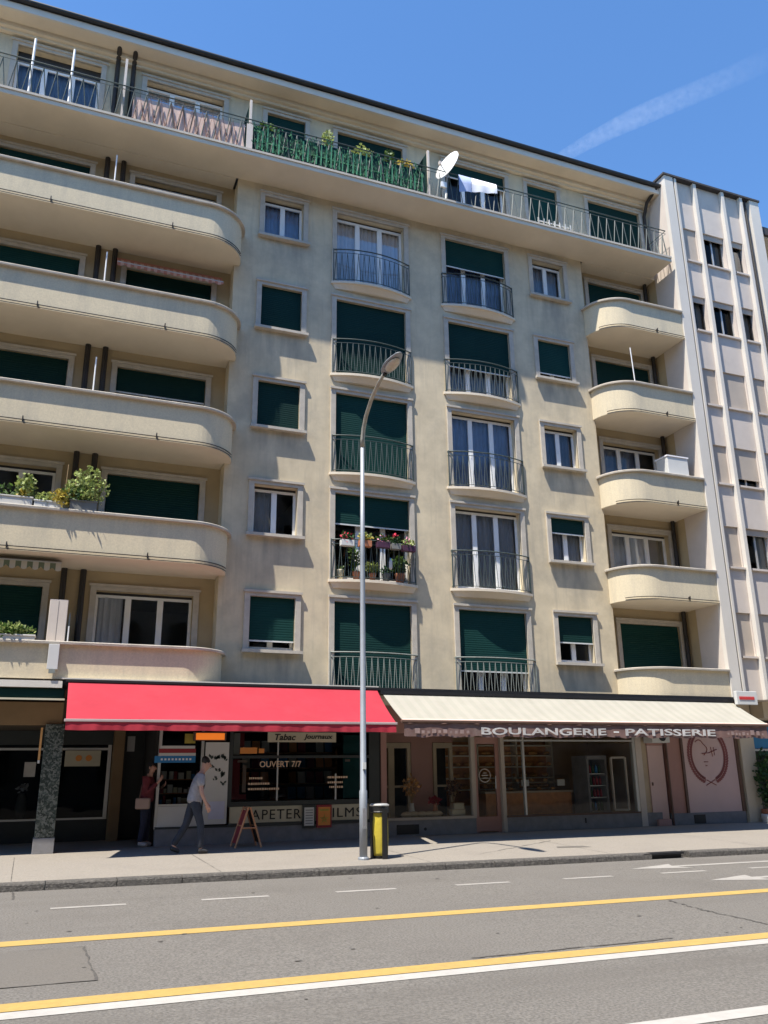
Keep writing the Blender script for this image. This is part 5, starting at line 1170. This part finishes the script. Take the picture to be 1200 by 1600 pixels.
t = trough('low white trough of trailing yellow plants in the middle of the flowered balcony', -1.58, -1.02, M['white_board'], 0.14); fol(t, 'foliage', (-1.35,-0.9,zc+0.20), (0.32,0.14,0.13), 190, 0.07, M['leaf_pale'], 4); fol(t, 'yellow_foliage', (-1.06,-0.94,zc+0.22), (0.24,0.14,0.22), 300, 0.085, M['leaf_yellow'], 5)
m = MB(); m.tube([(-1.02,-0.88,zc+0.1),(-1.0,-0.88,zc+1.02)], 0.009, 5); m.tube([(-0.88,-0.88,zc+0.1),(-0.80,-0.88,zc+0.78)], 0.009, 5); m.build('cane', M['stem'], t)
t = trough('dark grey trough with a tall bushy flowering shrub on the flowered balcony', -0.90, -0.36, M['grey_planter'], 0.22)
fol(t, 'foliage', (-0.58,-0.9,zc+0.52), (0.44,0.24,0.40), 620, 0.085, M['leaf_pale'], 6); fol(t, 'low_foliage', (-0.80,-0.93,zc+0.32), (0.36,0.16,0.20), 260, 0.08, M['leaf'], 7)
m = MB(); rg = random.Random(8)
for (dx, dz) in ((0.05,0.98),(0.20,0.92),(-0.15,0.86),(0.32,0.62),(-0.02,0.80)):
    m.tube([(-0.62,-0.9,zc+0.2),(-0.62+dx*0.6,-0.92,zc+dz*0.6),(-0.62+dx,-0.92,zc+dz)], 0.007, 4)
m.build('stem', M['leaf'], t)
m = MB()
for (dx, dz) in ((0.05,0.98),(0.20,0.92),(-0.15,0.86),(0.32,0.62)): foliage(m, (-0.62+dx,-0.92,zc+dz), (0.06,0.06,0.05), 26, 0.06, rg)
m.build('flower_heads', M['leaf_pale'], t)
# first-floor planter
zc1 = cap(1)+0.002
t = trough('trough of bright green plants on the lowest left balcony', -2.6, -1.28, M['planter'], 0.10, zc1); fol(t, 'foliage', (-1.85,-0.9,zc1+0.16), (0.55,0.14,0.13), 420, 0.09, M['leaf'], 9); fol(t, 'pale_foliage', (-1.8,-0.93,zc1+0.20), (0.55,0.12,0.11), 200, 0.08, M['leaf_pale'], 10)
# white boards by the lowest balcony divider
t = thing('balcony_cabinet', 'flat grey-white cabinet standing behind the lowest left balcony parapet', 'cabinet', (-0.88, -0.7, lev(1))); MB().box(-1.07, -0.72, -0.78, -0.45, lev(1)+0.0, cap(1)+0.88).build('body', M['pale_panel'], t, bevel=0.01); m = MB().box(-0.902, -0.898, -0.786, -0.781, lev(1)+0.1, cap(1)+0.85); m.build('door_gap', M['grey_planter'], t)
t = thing('hung_board', 'narrow white board hung on the front of the lowest left balcony', 'board', (-0.89, -1.0, 3.4)); MB().box(-1.0, -0.80, -1.07, -1.016, 3.42, cap(1)-0.07).build('board', M['white_board'], t, bevel=0.006); MB().box(-0.96, -0.84, -1.085, -1.045, 3.34, 3.415).build('bracket', M['iron_grey'], t)
t = thing('storage_cabinet', 'white storage cabinet standing on the third right-hand balcony', 'cabinet', (15.5, -0.55, lev(3))); MB().box(15.12, 15.86, -0.80, -0.30, lev(3)-0.06, cap(3)+0.62).build('body', M['white_board'], t, bevel=0.015); MB().box(15.10, 15.88, -0.82, -0.28, cap(3)+0.622, cap(3)+0.66).build('lid', M['cloth_white'], t)
t = thing('parasol_pole', 'thin white pole standing up from the fourth right-hand balcony', 'pole', (14.3, -0.8, lev(4))); MB().tube([(14.32,-0.78,lev(4)-0.05),(14.20,-0.82,lev(4)+2.05)], 0.016, 6).build('pole', M['white_frame'], t); MB().lathe([(0.10,0),(0.10,0.05),(0.03,0.08)], (14.32,-0.78,lev(4)-0.08), 12).build('foot', M['iron_grey'], t)
# roof terrace: salmon screen, plastic hedge, plants, dish, washing
t = thing('fabric_screen', 'salmon pink fabric screen tied behind the top balcony railing', 'screen', (1, -0.90, z6)); m = MB(); n = 110
for i in range(n+1):
    x = -0.42+(2.40+0.42)*i/n; yy = -0.905+0.004*math.sin(x*7)+0.002*math.sin(x*31); m.v += [(x,yy,z6+0.06),(x,yy,z6+0.80+0.015*math.sin(x*6)),(x,yy+0.006,z6+0.80+0.015*math.sin(x*6)),(x,yy+0.006,z6+0.06)]
for i in range(n):
    for j in range(4): j2 = (j+1) % 4; m.f.append((4*i+j, 4*i+4+j, 4*i+4+j2, 4*i+j2))
m.build('fabric', M['salmon'], t); m = MB(); x = -0.40
while x < 2.2:
    m.tube([(x, -0.966, z6+0.08), (x+0.13, -0.966, z6+0.80), (x+0.26, -0.966, z6+0.08)], 0.014, 5); x += 0.26
m.build('zigzag_lattice', M['brown_lattice'], t); m = MB()
for xx in (-0.42, 0.98, 2.40): m.tube([(xx,-0.93,z6+0.74),(xx,-0.90,z6+0.76)], 0.012, 5)
m.build('tie', M['white_frame'], t)
t = thing('plastic_hedge', 'dark green artificial hedge screen along the top balcony railing', 'hedge screen', (5, -0.9, z6)); m = MB(); rg = random.Random(17)
x = 2.62
while x < 7.55:
    hgt = rg.uniform(0.62, 0.98)
    for _ in range(rg.choice((6, 14, 22))):
        zz = rg.uniform(0.04, hgt); a = rg.uniform(-0.5, 0.5); l = rg.uniform(0.07, 0.14); wd = rg.uniform(0.010, 0.022); px = x+rg.uniform(-0.035, 0.035); py = -0.985+rg.uniform(-0.02, 0.10)
        dx = math.sin(a)*l; dz = math.cos(a)*l; dy = rg.uniform(-0.04, 0.02)
        m.q((px,py,z6+zz),(px+dx*.5+wd,py+dy*.5,z6+zz+dz*.5),(px+dx,py+dy,z6+zz+dz),(px+dx*.5-wd,py+dy*.5,z6+zz+dz*.5))
    x += 0.055
m.build('foliage', M['hedge'], t); m = MB(); m.box(2.60, 7.58, -0.905, -0.895, z6+0.06, z6+0.84); m.build('mesh', M['shutter'], t)
m = MB().box(2.66, 7.52, -0.914, -0.907, z6+0.40, z6+0.43); x = 2.7
while x < 7.5:
    if rg.random() < 0.85: zt_ = rg.uniform(0.55, 0.86); m.q((x,-1.0,z6+0.08),(x+0.045,-0.99,z6+0.08),(x+0.06,-0.985,z6+zt_),(x+0.02,-1.0,z6+zt_))
    x += rg.uniform(0.09, 0.19)
m.build('pale_slat_panel', mat('pale_hedge_slats', (0.10, 0.33, 0.15), 0.7, 0.4, 3), t)
for i, (x, hh, lab, mm) in enumerate(((3.05, 0.30, 'small dark plant at the left end of the plastic hedge', 'leaf'), (4.72, 0.55, 'slim pale plant rising above the plastic hedge between two shuttered windows', 'leaf_pale'), (5.75, 0.40, 'first of two bushy plants above the plastic hedge near the shuttered window', 'leaf_pale'), (6.55, 0.5, 'pointed green plant above the plastic hedge', 'leaf'), (7.05, 0.28, 'low spreading yellow-green plant at the right end of the plastic hedge', 'leaf_yellow'))):
    pot_plant('potted_plant', lab, x, -0.72, z6+0.002, 0.14, 0.55, M['terracotta'], [('foliage', M[mm], (0,0,0.30+hh/2), (0.16 if i in (1, 3) else 0.30, 0.14, hh*0.7), 190, 0.10)], 40+i)
for i, (xx, lab) in enumerate(((2.50, 'grey board clipped to the top railing between the salmon screen and the hedge'),)):
    tag(MB().box(xx-0.06, xx+0.10, -0.97, -0.955, z6+0.05, z6+0.82).build('board', M['pale_panel'], None), lab, 'board')
dsh = thing('satellite_dish', 'round white satellite dish on the top balcony railing', 'satellite dish', (8.15, -1.0, z6+0.9))
axd = (-F*0.5+(-Rv*0.86+Uv*0.5)*0.866).normalized(); cd = Vector((8.31, -1.0, z6+1.14)); R_ = 0.46; prof = [(R_*k_/8, 0.10*(k_/8)**2) for k_ in range(1, 9)]
MB().lathe(prof + [(R_*0.985, 0.085)] + [(R_*k_/8, 0.10*(k_/8)**2-0.012) for k_ in range(7, 0, -1)], tuple(cd), 28, tuple(axd)).build('reflector', M['dish'], dsh, smooth=True)
MB().tube([tuple(cd-Vector((0,0,R_*0.7))), tuple(cd-Vector((0,0,0.25))+axd*0.25), tuple(cd+axd*0.36-Vector((0,0,0.16)))], 0.014, 6).build('feed_arm', M['steel'], dsh)
MB().obox(tuple(cd+axd*0.38-Vector((0,0,0.15))), (0.07,0.07,0.11)).build('receiver', M['pale_panel'], dsh)
m = MB(); m.tube([tuple(cd-axd*0.02), (8.30,-0.90,z6+1.1), (8.20,-0.92,z6+0.1)], 0.022, 6); m.build('mast', M['steel'], dsh); MB().box(8.05, 8.22, -0.97, -0.90, z6+0.45, z6+0.62).build('bracket', M['white_frame'], dsh)
t = thing('laundry', 'white and pale blue cloths hung over the top railing beside the dish', 'laundry', (9.1, -1.0, z6+0.7)); 
def cloth(x0, x1, zt, h0, h1, mm):
    m = MB(); n = 24; zt = z6+1.02
    for i in range(n+1):
        x = x0+(x1-x0)*i/n; h_ = h0+(h1-h0)*i/n; wv = 0.012*math.sin(x*14)
        m.v += [(x,-0.90,zt-0.3),(x,-0.925,zt),(x,-0.958,zt),(x,-0.99+wv,zt-h_*0.5),(x,-0.985+wv*1.6,zt-h_)]
    for i in range(n):
        for j in range(4): m.f.append((5*i+j, 5*i+5+j, 5*i+6+j, 5*i+1+j))
    return m.build('cloth', mm, t, smooth=True)
cloth(8.62, 9.02, 0, 0.60, 0.52, M['cloth_blue']); cloth(9.03, 9.86, 0, 0.50, 0.34, M['cloth_white'])
t = thing('frame_slats', 'white slats standing in for the lower window frame under a shuttered window', 'lattice', (12, -0.5, z6)); m = MB()  # added slats repeat the white lower frame of the window behind
for i in range(7): m.box(11.5+i*0.19, 11.54+i*0.19, -0.55, -0.53, z6, z6+0.62)
for zz in (0.18, 0.5): m.box(11.5, 12.68, -0.53, -0.515, z6+zz, z6+zz+0.04)
m.build('slats', M['white_board'], t)
for xx, hh, lab in ((-2.80, 1.80, 'left of two white awning posts on the top left balcony'), (-1.90, 1.80, 'right of two white awning posts on the top left balcony')):
    t = thing('awning_post', lab, 'post', (xx, -0.8, z6)); MB().tube([(xx,-0.80,z6),(xx,-0.80,z6+hh)], 0.03, 8).build('post', M['white_frame'], t); MB().box(xx-0.06, xx+0.06, -0.86, -0.74, z6+0.001, z6+0.02).build('foot', M['steel'], t)
# flower pots on the second-floor french balcony
zf = lev(2); POTS = 'pots crowding the flowered french balcony'
specs = [('cream pot on the floor at the left end of the flowered french balcony', 5.42, 0.0, 0.11, 0.24, 'cream', [('foliage', 'leaf', (0,0,0.04), (0.08,0.08,0.06), 30, .07)]),
 ('terracotta pot with a tall green climber on the flowered french balcony', 5.80, 0.0, 0.12, 0.20, 'terracotta', [('foliage', 'leaf', (-0.04,0,0.34), (0.13,0.08,0.34), 190, .09)]),
 ('terracotta pot with low leaves near the lamp post on the flowered french balcony', 6.22, 0.0, 0.12, 0.18, 'terracotta', [('foliage', 'leaf_pale', (0,0,0.14), (0.20,0.1,0.13), 130, .09)]),
 ('dark pot in the middle of the flowered french balcony floor', 6.58, 0.0, 0.13, 0.20, 'grey_planter', [('foliage', 'leaf_dark', (0,0,0.08), (0.14,0.1,0.08), 70, .08)]),
 ('large terracotta pot with bright leaves at the right of the flowered french balcony', 6.98, 0.0, 0.16, 0.24, 'terracotta', [('foliage', 'leaf', (0,0,0.22), (0.22,0.1,0.22), 200, .10)])]
for i, (lab, x, dz, pr, ph, pm, fo) in enumerate(specs):
    t_ = (x-5.15)/(7.39-5.15); y = -(0.045+0.22*(1-(2*t_-1)**2))+0.19
    pot_plant('potted_plant', lab, x, max(y, -0.06), zf+0.032, pr*0.8, ph, M[pm], [(a, M[b], c_, d_, n_, s_) for a, b, c_, d_, n_, s_ in fo], 60+i, group=POTS)
for i, (lab, x0, x1, pm, fo) in enumerate((('white box of dark red flowers at the left of the flowered railing', 5.32, 5.66, 'white_board', [('petal_red', .3, 26), ('leaf_dark', .2, 110)]), ('terracotta box of yellow-green leaves on the flowered railing', 5.76, 6.08, 'terracotta', [('leaf_yellow', .2, 90), ('leaf_pale', .2, 90)]), ('box of pale pink flowers on the flowered railing right of the lamp post', 6.22, 6.56, 'plum', [('petal_pink', .2, 26), ('leaf', .2, 90)]), ('dark box with one bright red bloom on the flowered railing', 6.62, 6.86, 'grey_planter', [('leaf_dark', .2, 110)]), ('purple box of pale leaves at the right of the flowered railing', 6.95, 7.30, 'plum', [('leaf_pale', .2, 120), ('petal_pink', .15, 8)]))):
    xm = (x0+x1)/2; t_ = (xm-5.15)/(7.39-5.15); y = -(0.045+0.22*(1-(2*t_-1)**2))-0.10
    t = thing('flower_box', lab, 'flower box', (xm, y, zf+0.80), 'flower boxes on the french balcony railing'); MB().box(x0, x1, y-0.07, y+0.07, zf+0.80, zf+0.95).build('box', M[pm], t, bevel=0.008)
    for j, (mm, _, n) in enumerate(fo): fol(t, 'petals' if 'petal' in mm else 'foliage', (xm, y, zf+1.02+0.02*j), ((x1-x0)*0.55, 0.09, 0.10), n, 0.07, M[mm], 80+i*3+j)
    if i == 3: fol(t, 'petals', (6.72, y, zf+1.15), (0.07,0.06,0.05), 45, 0.06, M['petal_red'], 99)
t = thing('white_bottle', 'white watering bottle hung on the flowered railing', 'bottle', (6.62, -0.3, zf+0.3)); MB().lathe([(0.03,0.30),(0.045,0.34),(0.045,0.50),(0.02,0.56)], (6.62,-0.27,zf), 10).build('bottle', M['white_board'], t, smooth=True); MB().lathe([(0.02,0.561),(0.02,0.59)], (6.62,-0.27,zf), 8).build('cap', M['blue_paper'], t)

# ---------------------------------------------------------------- people
def skin_obj(name, pts, edges, mat_, parent, sub=2, root=0):
    """skeleton -> one continuous surface. pts: {key:(x,y,z,r)}"""
    o0 = ORG[parent.name]; keys = list(pts); idx = {k_: i for i, k_ in enumerate(keys)}
    me = bpy.data.meshes.new(name); me.from_pydata([tuple(Vector(pts[k_][:3])-o0) for k_ in keys], [(idx[a], idx[b]) for a, b in edges], [])
    o = bpy.data.objects.new(name, me); COL.objects.link(o); o.parent = parent; me.materials.append(mat_); ORG[o.name] = o0
    o.modifiers.new('skin', 'SKIN')
    for i, k_ in enumerate(keys):
        r_ = pts[k_][3]; sv = me.skin_vertices[0].data[i]; sv.radius = r_ if isinstance(r_, tuple) else (r_, r_); sv.use_root = (i == root); sv.use_loose = False
    s_ = o.modifiers.new('sub', 'SUBSURF'); s_.levels = sub; s_.render_levels = sub
    dg = bpy.context.evaluated_depsgraph_get(); m2 = bpy.data.meshes.new_from_object(o.evaluated_get(dg))
    o.modifiers.clear(); o.data = m2
    for p_ in m2.polygons: p_.use_smooth = True
    return o
def person(label, base, face, J, mats, hair_len=0.0, h=1.75, handl=None, handr=None):
    """J: joints in a local frame (forward, left, up); face: heading angle in xy"""
    t = thing('person', label, 'person', base)
    fw = Vector((math.cos(face), math.sin(face), 0)); lf = Vector((-math.sin(face), math.cos(face), 0)); B0 = Vector(base)
    def P(v, r_): q = B0+fw*v[0]+lf*v[1]+Vector((0,0,v[2])); return (q.x, q.y, q.z, r_)
    g = lambda k_: J[k_]
    pts = {'pelvis': P(g('pelvis'), (0.135,0.10)), 'waist': P(g('waist'), (0.13,0.098)), 'chest': P(g('chest'), (0.125,0.095)), 'neck0': P(g('neck'), 0.062), 'neck1': P(g('head0'), 0.055),
           'head1': P(g('head1'), (0.072,0.085)), 'head2': P(g('head2'), (0.078,0.095)), 'head3': P(g('head3'), (0.055,0.07))}
    ed = [('pelvis','waist'),('waist','chest'),('chest','neck0'),('neck0','neck1'),('neck1','head1'),('head1','head2'),('head2','head3')]
    for s_ in 'lr':
        pts.update({s_+'hip': P(g(s_+'hip'), 0.085), s_+'knee': P(g(s_+'knee'), 0.056), s_+'ankle': P(g(s_+'ankle'), 0.040), s_+'toe': P(g(s_+'toe'), 0.032), s_+'sho': P(g(s_+'sho'), 0.048), s_+'elb': P(g(s_+'elb'), 0.041), s_+'wri': P(g(s_+'wri'), 0.028), s_+'palm': P(g(s_+'palm'), (0.038,0.020))})
        ed += [('pelvis',s_+'hip'),(s_+'hip',s_+'knee'),(s_+'knee',s_+'ankle'),(s_+'ankle',s_+'toe'),('chest',s_+'sho'),(s_+'sho',s_+'elb'),(s_+'elb',s_+'wri'),(s_+'wri',s_+'palm')]
        # fingers and thumb
        wv = Vector(g(s_+'palm'))-Vector(g(s_+'wri')); wd = wv.normalized(); ac = Vector(J.get(s_+'across', (0,0,1))); ac = (ac-wd*ac.dot(wd)).normalized(); cu_ = wd.cross(ac)*(1 if s_ == 'l' else -1)
        for i in range(4):
            off = (i-1.5)*0.019; ln = (0.062,0.074,0.070,0.055)[i]; base_ = Vector(g(s_+'palm'))+wd*0.01+ac*off
            p1 = base_+wd*ln*0.55+cu_*0.008; p2 = p1+wd*ln*0.4+cu_*0.022
            pts[s_+'f%da' % i] = P(base_, 0.010); pts[s_+'f%db' % i] = P(p1, 0.0088); pts[s_+'f%dc' % i] = P(p2, 0.0075); ed += [(s_+'palm', s_+'f%da' % i), (s_+'f%da' % i, s_+'f%db' % i), (s_+'f%db' % i, s_+'f%dc' % i)]
        b0 = Vector(g(s_+'wri'))+wd*0.03-ac*0.025; b1 = b0+wd*0.035-ac*0.022+cu_*0.012
        pts[s_+'t0'] = P(b0, 0.012); pts[s_+'t1'] = P(b1, 0.0095); ed += [(s_+'palm', s_+'t0'), (s_+'t0', s_+'t1')]
    skin_obj('body', pts, ed, M['skin'], t)
    # face details: nose, ears, eyes, mouth
    hc = Vector(g('head2')); hf = Vector(J.get('look', (1,0,0))).normalized(); hu = (Vector(g('head3'))-Vector(g('head1'))).normalized(); hl = hu.cross(hf).normalized()
    def HP(a, b, u): q = hc+hf*a+hl*b+hu*u; p_ = P(q, 0); return p_[:3]
    m = MB(); m.tube([HP(0.075,0,0.03), HP(0.105,0,-0.02), HP(0.08,0,-0.03)], [0.010,0.016,0.010], 6); 
    for b in (-1, 1): m.lathe([(0.012,-0.028),(0.02,0),(0.012,0.026)], HP(-0.005, b*0.082, -0.005), 8)
    m.build('face_features', M['skin'], t, smooth=True)
    m = MB()
    for b in (-1, 1): m.lathe([(0.004,-0.006),(0.011,0),(0.004,0.006)], HP(0.083, b*0.032, 0.022), 8)
    m.box(*[v for a in zip(HP(0.0,0,0), HP(0.0,0,0)) for v in a]) if False else None
    m.tube([HP(0.083,-0.024,-0.055), HP(0.092,0,-0.054), HP(0.083,0.024,-0.055)], 0.005, 5); m.build('eyes_and_mouth', M['hair'], t, smooth=True)
    m = MB(); ns, nr = 8, 16                       # hair cap: upper and rear part of the skull
    for i in range(ns+1):
        ph = PI*0.62*i/ns
        for j in range(nr):
            a = 2*PI*j/nr; fwd = math.cos(a); k_ = ph*(1.0 if fwd < 0.2 else 1-0.42*fwd)
            k_ = k_*(1+hair_len*max(0, -fwd)*0.4)
            m.v.append(HP(0.096*math.sin(k_)*fwd-0.014, 0.089*math.sin(k_)*math.sin(a), 0.028+0.108*math.cos(k_)-(hair_len*0.09*i/ns if fwd < 0.3 else 0)))
    for i in range(ns):
        for j in range(nr): j2 = (j+1) % nr; m.f.append((i*nr+j, i*nr+j2, (i+1)*nr+j2, (i+1)*nr+j))
    m.build('hair', M['hair'], t, smooth=True)
    # clothes
    tr = {'pelvis': P(g('waist') if False else tuple(Vector(g('pelvis'))+Vector((0.01,0,0.15))), (0.152,0.120)), 'p2': P(g('pelvis'), (0.150,0.118))}; te = [('pelvis','p2')]
    for s_ in 'lr':
        kn = Vector(g(s_+'knee')); an = Vector(g(s_+'ankle'))
        tr.update({s_+'hip': P(g(s_+'hip'), 0.103), s_+'mid': P((Vector(g(s_+'hip'))+kn)/2, 0.090), s_+'knee': P(kn, 0.073), s_+'calf': P((kn+an)/2, 0.068), s_+'ank': P(an+(kn-an)*(-0.02), 0.064)}); te += [('p2',s_+'hip'),(s_+'hip',s_+'mid'),(s_+'mid',s_+'knee'),(s_+'knee',s_+'calf'),(s_+'calf',s_+'ank')]
    skin_obj('trousers', tr, te, M[mats['trousers']], t)
    st = {'waist0': P(tuple(Vector(g('pelvis'))+Vector((0,0,-0.05))), (0.205,0.172)), 'waist1': P(tuple(Vector(g('pelvis'))+Vector((0.01,0,0.08))), (0.185,0.155)), 'waist': P(g('waist'), (0.184,0.154)), 'chest': P(g('chest'), (0.205,0.168)), 'neck': P(tuple(Vector(g('chest'))*0.35+Vector(g('neck'))*0.65), (0.090,0.078))}; se = [('waist0','waist1'),('waist1','waist'),('waist','chest'),('chest','neck')]
    for s_ in 'lr':
        sh_ = Vector(g(s_+'sho')); el = Vector(g(s_+'elb')); wr = Vector(g(s_+'wri'))
        st[s_+'sho'] = P(sh_, 0.088); se.append(('chest', s_+'sho'))
        if mats['sleeve'] == 'short': st[s_+'slv'] = P(sh_+(el-sh_)*0.62, 0.074); se.append((s_+'sho', s_+'slv'))
        else:
            st[s_+'elb'] = P(el, 0.062); st[s_+'cuf'] = P(el+(wr-el)*0.88, 0.046); se += [(s_+'sho', s_+'elb'), (s_+'elb', s_+'cuf')]
    skin_obj(mats['topname'], st, se, M[mats['top']], t)
    for s_ in 'lr':
        an = Vector(g(s_+'ankle')); to = Vector(g(s_+'toe')); dr_ = (to-an); dr_.z = 0; dr_ = dr_.normalized()
        heel = an-dr_*0.05; heel.z = an.z-0.035
        skin_obj('shoe', {'h': P(heel+Vector((0,0,0.012)), (0.052,0.058)), 'm': P((heel+to)/2+Vector((0,0,0.012)), (0.054,0.052)), 't': P(to+dr_*0.02, (0.050,0.036))}, [('h','m'),('m','t')], M[mats['shoe']], t)
    return t
# man striding to the right along the shopfront, head bowed
zm = zpave(2.0, -1.55)
J = dict(pelvis=(0,0,0.93), waist=(0.03,0,1.10), chest=(0.085,0,1.33), neck=(0.125,0,1.47), head0=(0.155,0,1.53), head1=(0.195,0,1.575), head2=(0.205,0,1.645), head3=(0.200,0,1.705), look=(0.92,0,-0.38),
  lhip=(-0.01,0.09,0.90), lknee=(-0.12,0.085,0.51), lankle=(-0.34,0.085,0.15), ltoe=(-0.23,0.085,0.035),
  rhip=(0.02,-0.09,0.90), rknee=(0.14,-0.085,0.50), rankle=(0.14,-0.085,0.09), rtoe=(0.29,-0.085,0.035),
  lsho=(0.09,0.19,1.40), lelb=(0.14,0.23,1.12), lwri=(0.26,0.20,0.92), lpalm=(0.30,0.19,0.86), lacross=(1,0,0.3),
  rsho=(0.07,-0.20,1.40), relb=(0.10,-0.24,1.10), rwri=(0.21,-0.22,0.88), rpalm=(0.245,-0.21,0.81), racross=(1,0,0.3))
person('man in a grey short-sleeved shirt and dark trousers striding past the white poster', (1.92, -1.55, zm), 0.0, J, dict(trousers='denim', top='shirt', topname='shirt', sleeve='short', shoe='shoe'))
zw = zpave(1.25, 0.3)
J = dict(pelvis=(0,0,0.90), waist=(0.01,0,1.06), chest=(0.03,0,1.27), neck=(0.04,0,1.40), head0=(0.05,0,1.46), head1=(0.065,0,1.50), head2=(0.07,0,1.565), head3=(0.065,0,1.625), look=(1,-0.25,-0.1),
  lhip=(0.0,0.085,0.87), lknee=(0.03,0.09,0.48), lankle=(0.0,0.09,0.09), ltoe=(0.13,0.10,0.035), rhip=(0.0,-0.085,0.87), rknee=(0.0,-0.09,0.48), rankle=(-0.05,-0.09,0.09), rtoe=(0.09,-0.11,0.035),
  lsho=(0.03,0.18,1.33), lelb=(0.10,0.22,1.08), lwri=(0.30,0.14,1.18), lpalm=(0.34,0.11,1.22), lacross=(0,0.5,0.8), rsho=(0.02,-0.18,1.33), relb=(0.06,-0.22,1.06), rwri=(0.27,-0.15,1.28), rpalm=(0.31,-0.13,1.34), racross=(0,-0.5,0.8))
person('woman in a maroon jacket and navy jeans standing in the shaded shop entrance', (1.22, 0.25, zw), -0.35, J, dict(trousers='jeans', top='maroon', topname='jacket', sleeve='long', shoe='shoe_pale'), hair_len=1.0)
bg_ = thing('handbag', 'tan shoulder bag hanging at the hip of the woman in maroon', 'bag', (1.15, 0.05, zw+0.78)); m = MB().obox((1.13, 0.04, zw+0.85), (0.30, 0.10, 0.22), rz=-0.35); m.build('bag', M['bag'], bg_, bevel=0.03); MB().tube([(1.05,0.03,zw+0.95),(1.10,0.07,zw+1.25),(1.20,0.22,zw+1.41)], 0.009, 5).build('strap', M['brown_trim'], bg_)

# ---------------------------------------------------------------- unseen row added across the street to block sky, deepen shade and mirror in glass
ob = thing('added_facing_row', 'unseen apartment row added across the street to block sky light and mirror in the window panes', 'building', (0, -27, 0))
m = MB(); hl = [(x, x+1.4, z, z+1.7) for z in (1.0, 4.6, 7.6, 10.6, 13.6, 16.6) for x in range(-58, 70, 3)]
wall_holes(m, -60, 72, -0.5, 20.0, 27, 26.7, hl)
k_ = MB(); k_.add(m, lambda p_: (p_[0], -p_[1], p_[2])); k_.box(-60, 72, -39, -27.6, -0.5, 20.0)
k_.build('wall', mat('facing_render', (0.36, 0.31, 0.25), 0.9, 0.1, 1), ob)
MB().box(-60, 72, -27.55, -27.4, -0.5, 19.9).build('window_backing', M['dark_room'], ob)
MB().box(-60.5, 72.5, -39.5, -26.3, 20.0, 20.6).build('roof', M['roof'], ob)

# ---------------------------------------------------------------- vapour trail
d1 = ray(850, 262); d2 = ray(1215, 78); DIST = 6000
p1 = CAM+d1*DIST; p2 = CAM+d2*DIST
m = MB(); n = 14; pts = []
for i in range(n+1):
    t_ = i/n; pts.append(tuple(p1.lerp(p2, t_)+Vector((0,0,30*math.sin(t_*5)))))
m.tube(pts, [34+32*min(1, i/6) for i in range(n+1)], 12)
tr = m.build('vapour_trail', None or bpy.data.materials.new('vapour'), None)
tag(tr, 'wispy white vapour trail slanting across the blue sky at upper right', 'vapour trail')
vm = tr.data.materials[0]; vm.use_nodes = True; N = vm.node_tree.nodes; L = vm.node_tree.links; N.remove(N['Principled BSDF'])
pv = N.new('ShaderNodeVolumePrincipled'); pv.inputs['Color'].default_value = (0.97, 0.98, 1, 1); pv.inputs['Anisotropy'].default_value = 0.3
tc = N.new('ShaderNodeTexCoord'); no = N.new('ShaderNodeTexNoise'); no.inputs['Scale'].default_value = 0.028; no.inputs['Detail'].default_value = 7; no.inputs['Roughness'].default_value = 0.65
cr = N.new('ShaderNodeValToRGB'); cr.color_ramp.elements[0].position = 0.30; cr.color_ramp.elements[0].color = (0,0,0,1); cr.color_ramp.elements[1].position = 0.85; cr.color_ramp.elements[1].color = (1,1,1,1)
mu = N.new('ShaderNodeMath'); mu.operation = 'MULTIPLY'; mu.inputs[1].default_value = 0.0028
L.new(tc.outputs['Object'], no.inputs['Vector']); L.new(no.outputs['Fac'], cr.inputs['Fac']); L.new(cr.outputs['Color'], mu.inputs[0]); vd = N.new('ShaderNodeVectorMath'); vd.operation = 'DISTANCE'; L.new(tc.outputs['Object'], vd.inputs[0]); vd.inputs[1].default_value = tuple(p1)
mf = N.new('ShaderNodeMapRange'); mf.inputs['From Min'].default_value = (p2-p1).length*0.35; mf.inputs['From Max'].default_value = (p2-p1).length*0.97; mf.inputs['To Min'].default_value = 1.0; mf.inputs['To Max'].default_value = 0.12; L.new(vd.outputs['Value'], mf.inputs['Value'])
m3 = N.new('ShaderNodeMath'); m3.operation = 'MULTIPLY'; L.new(mu.outputs[0], m3.inputs[0]); L.new(mf.outputs[0], m3.inputs[1]); L.new(m3.outputs[0], pv.inputs['Density']); L.new(pv.outputs[0], N['Material Output'].inputs['Volume'])

sc.cycles.max_bounces = 8; sc.cycles.transparent_max_bounces = 12; sc.cycles.volume_bounces = 1
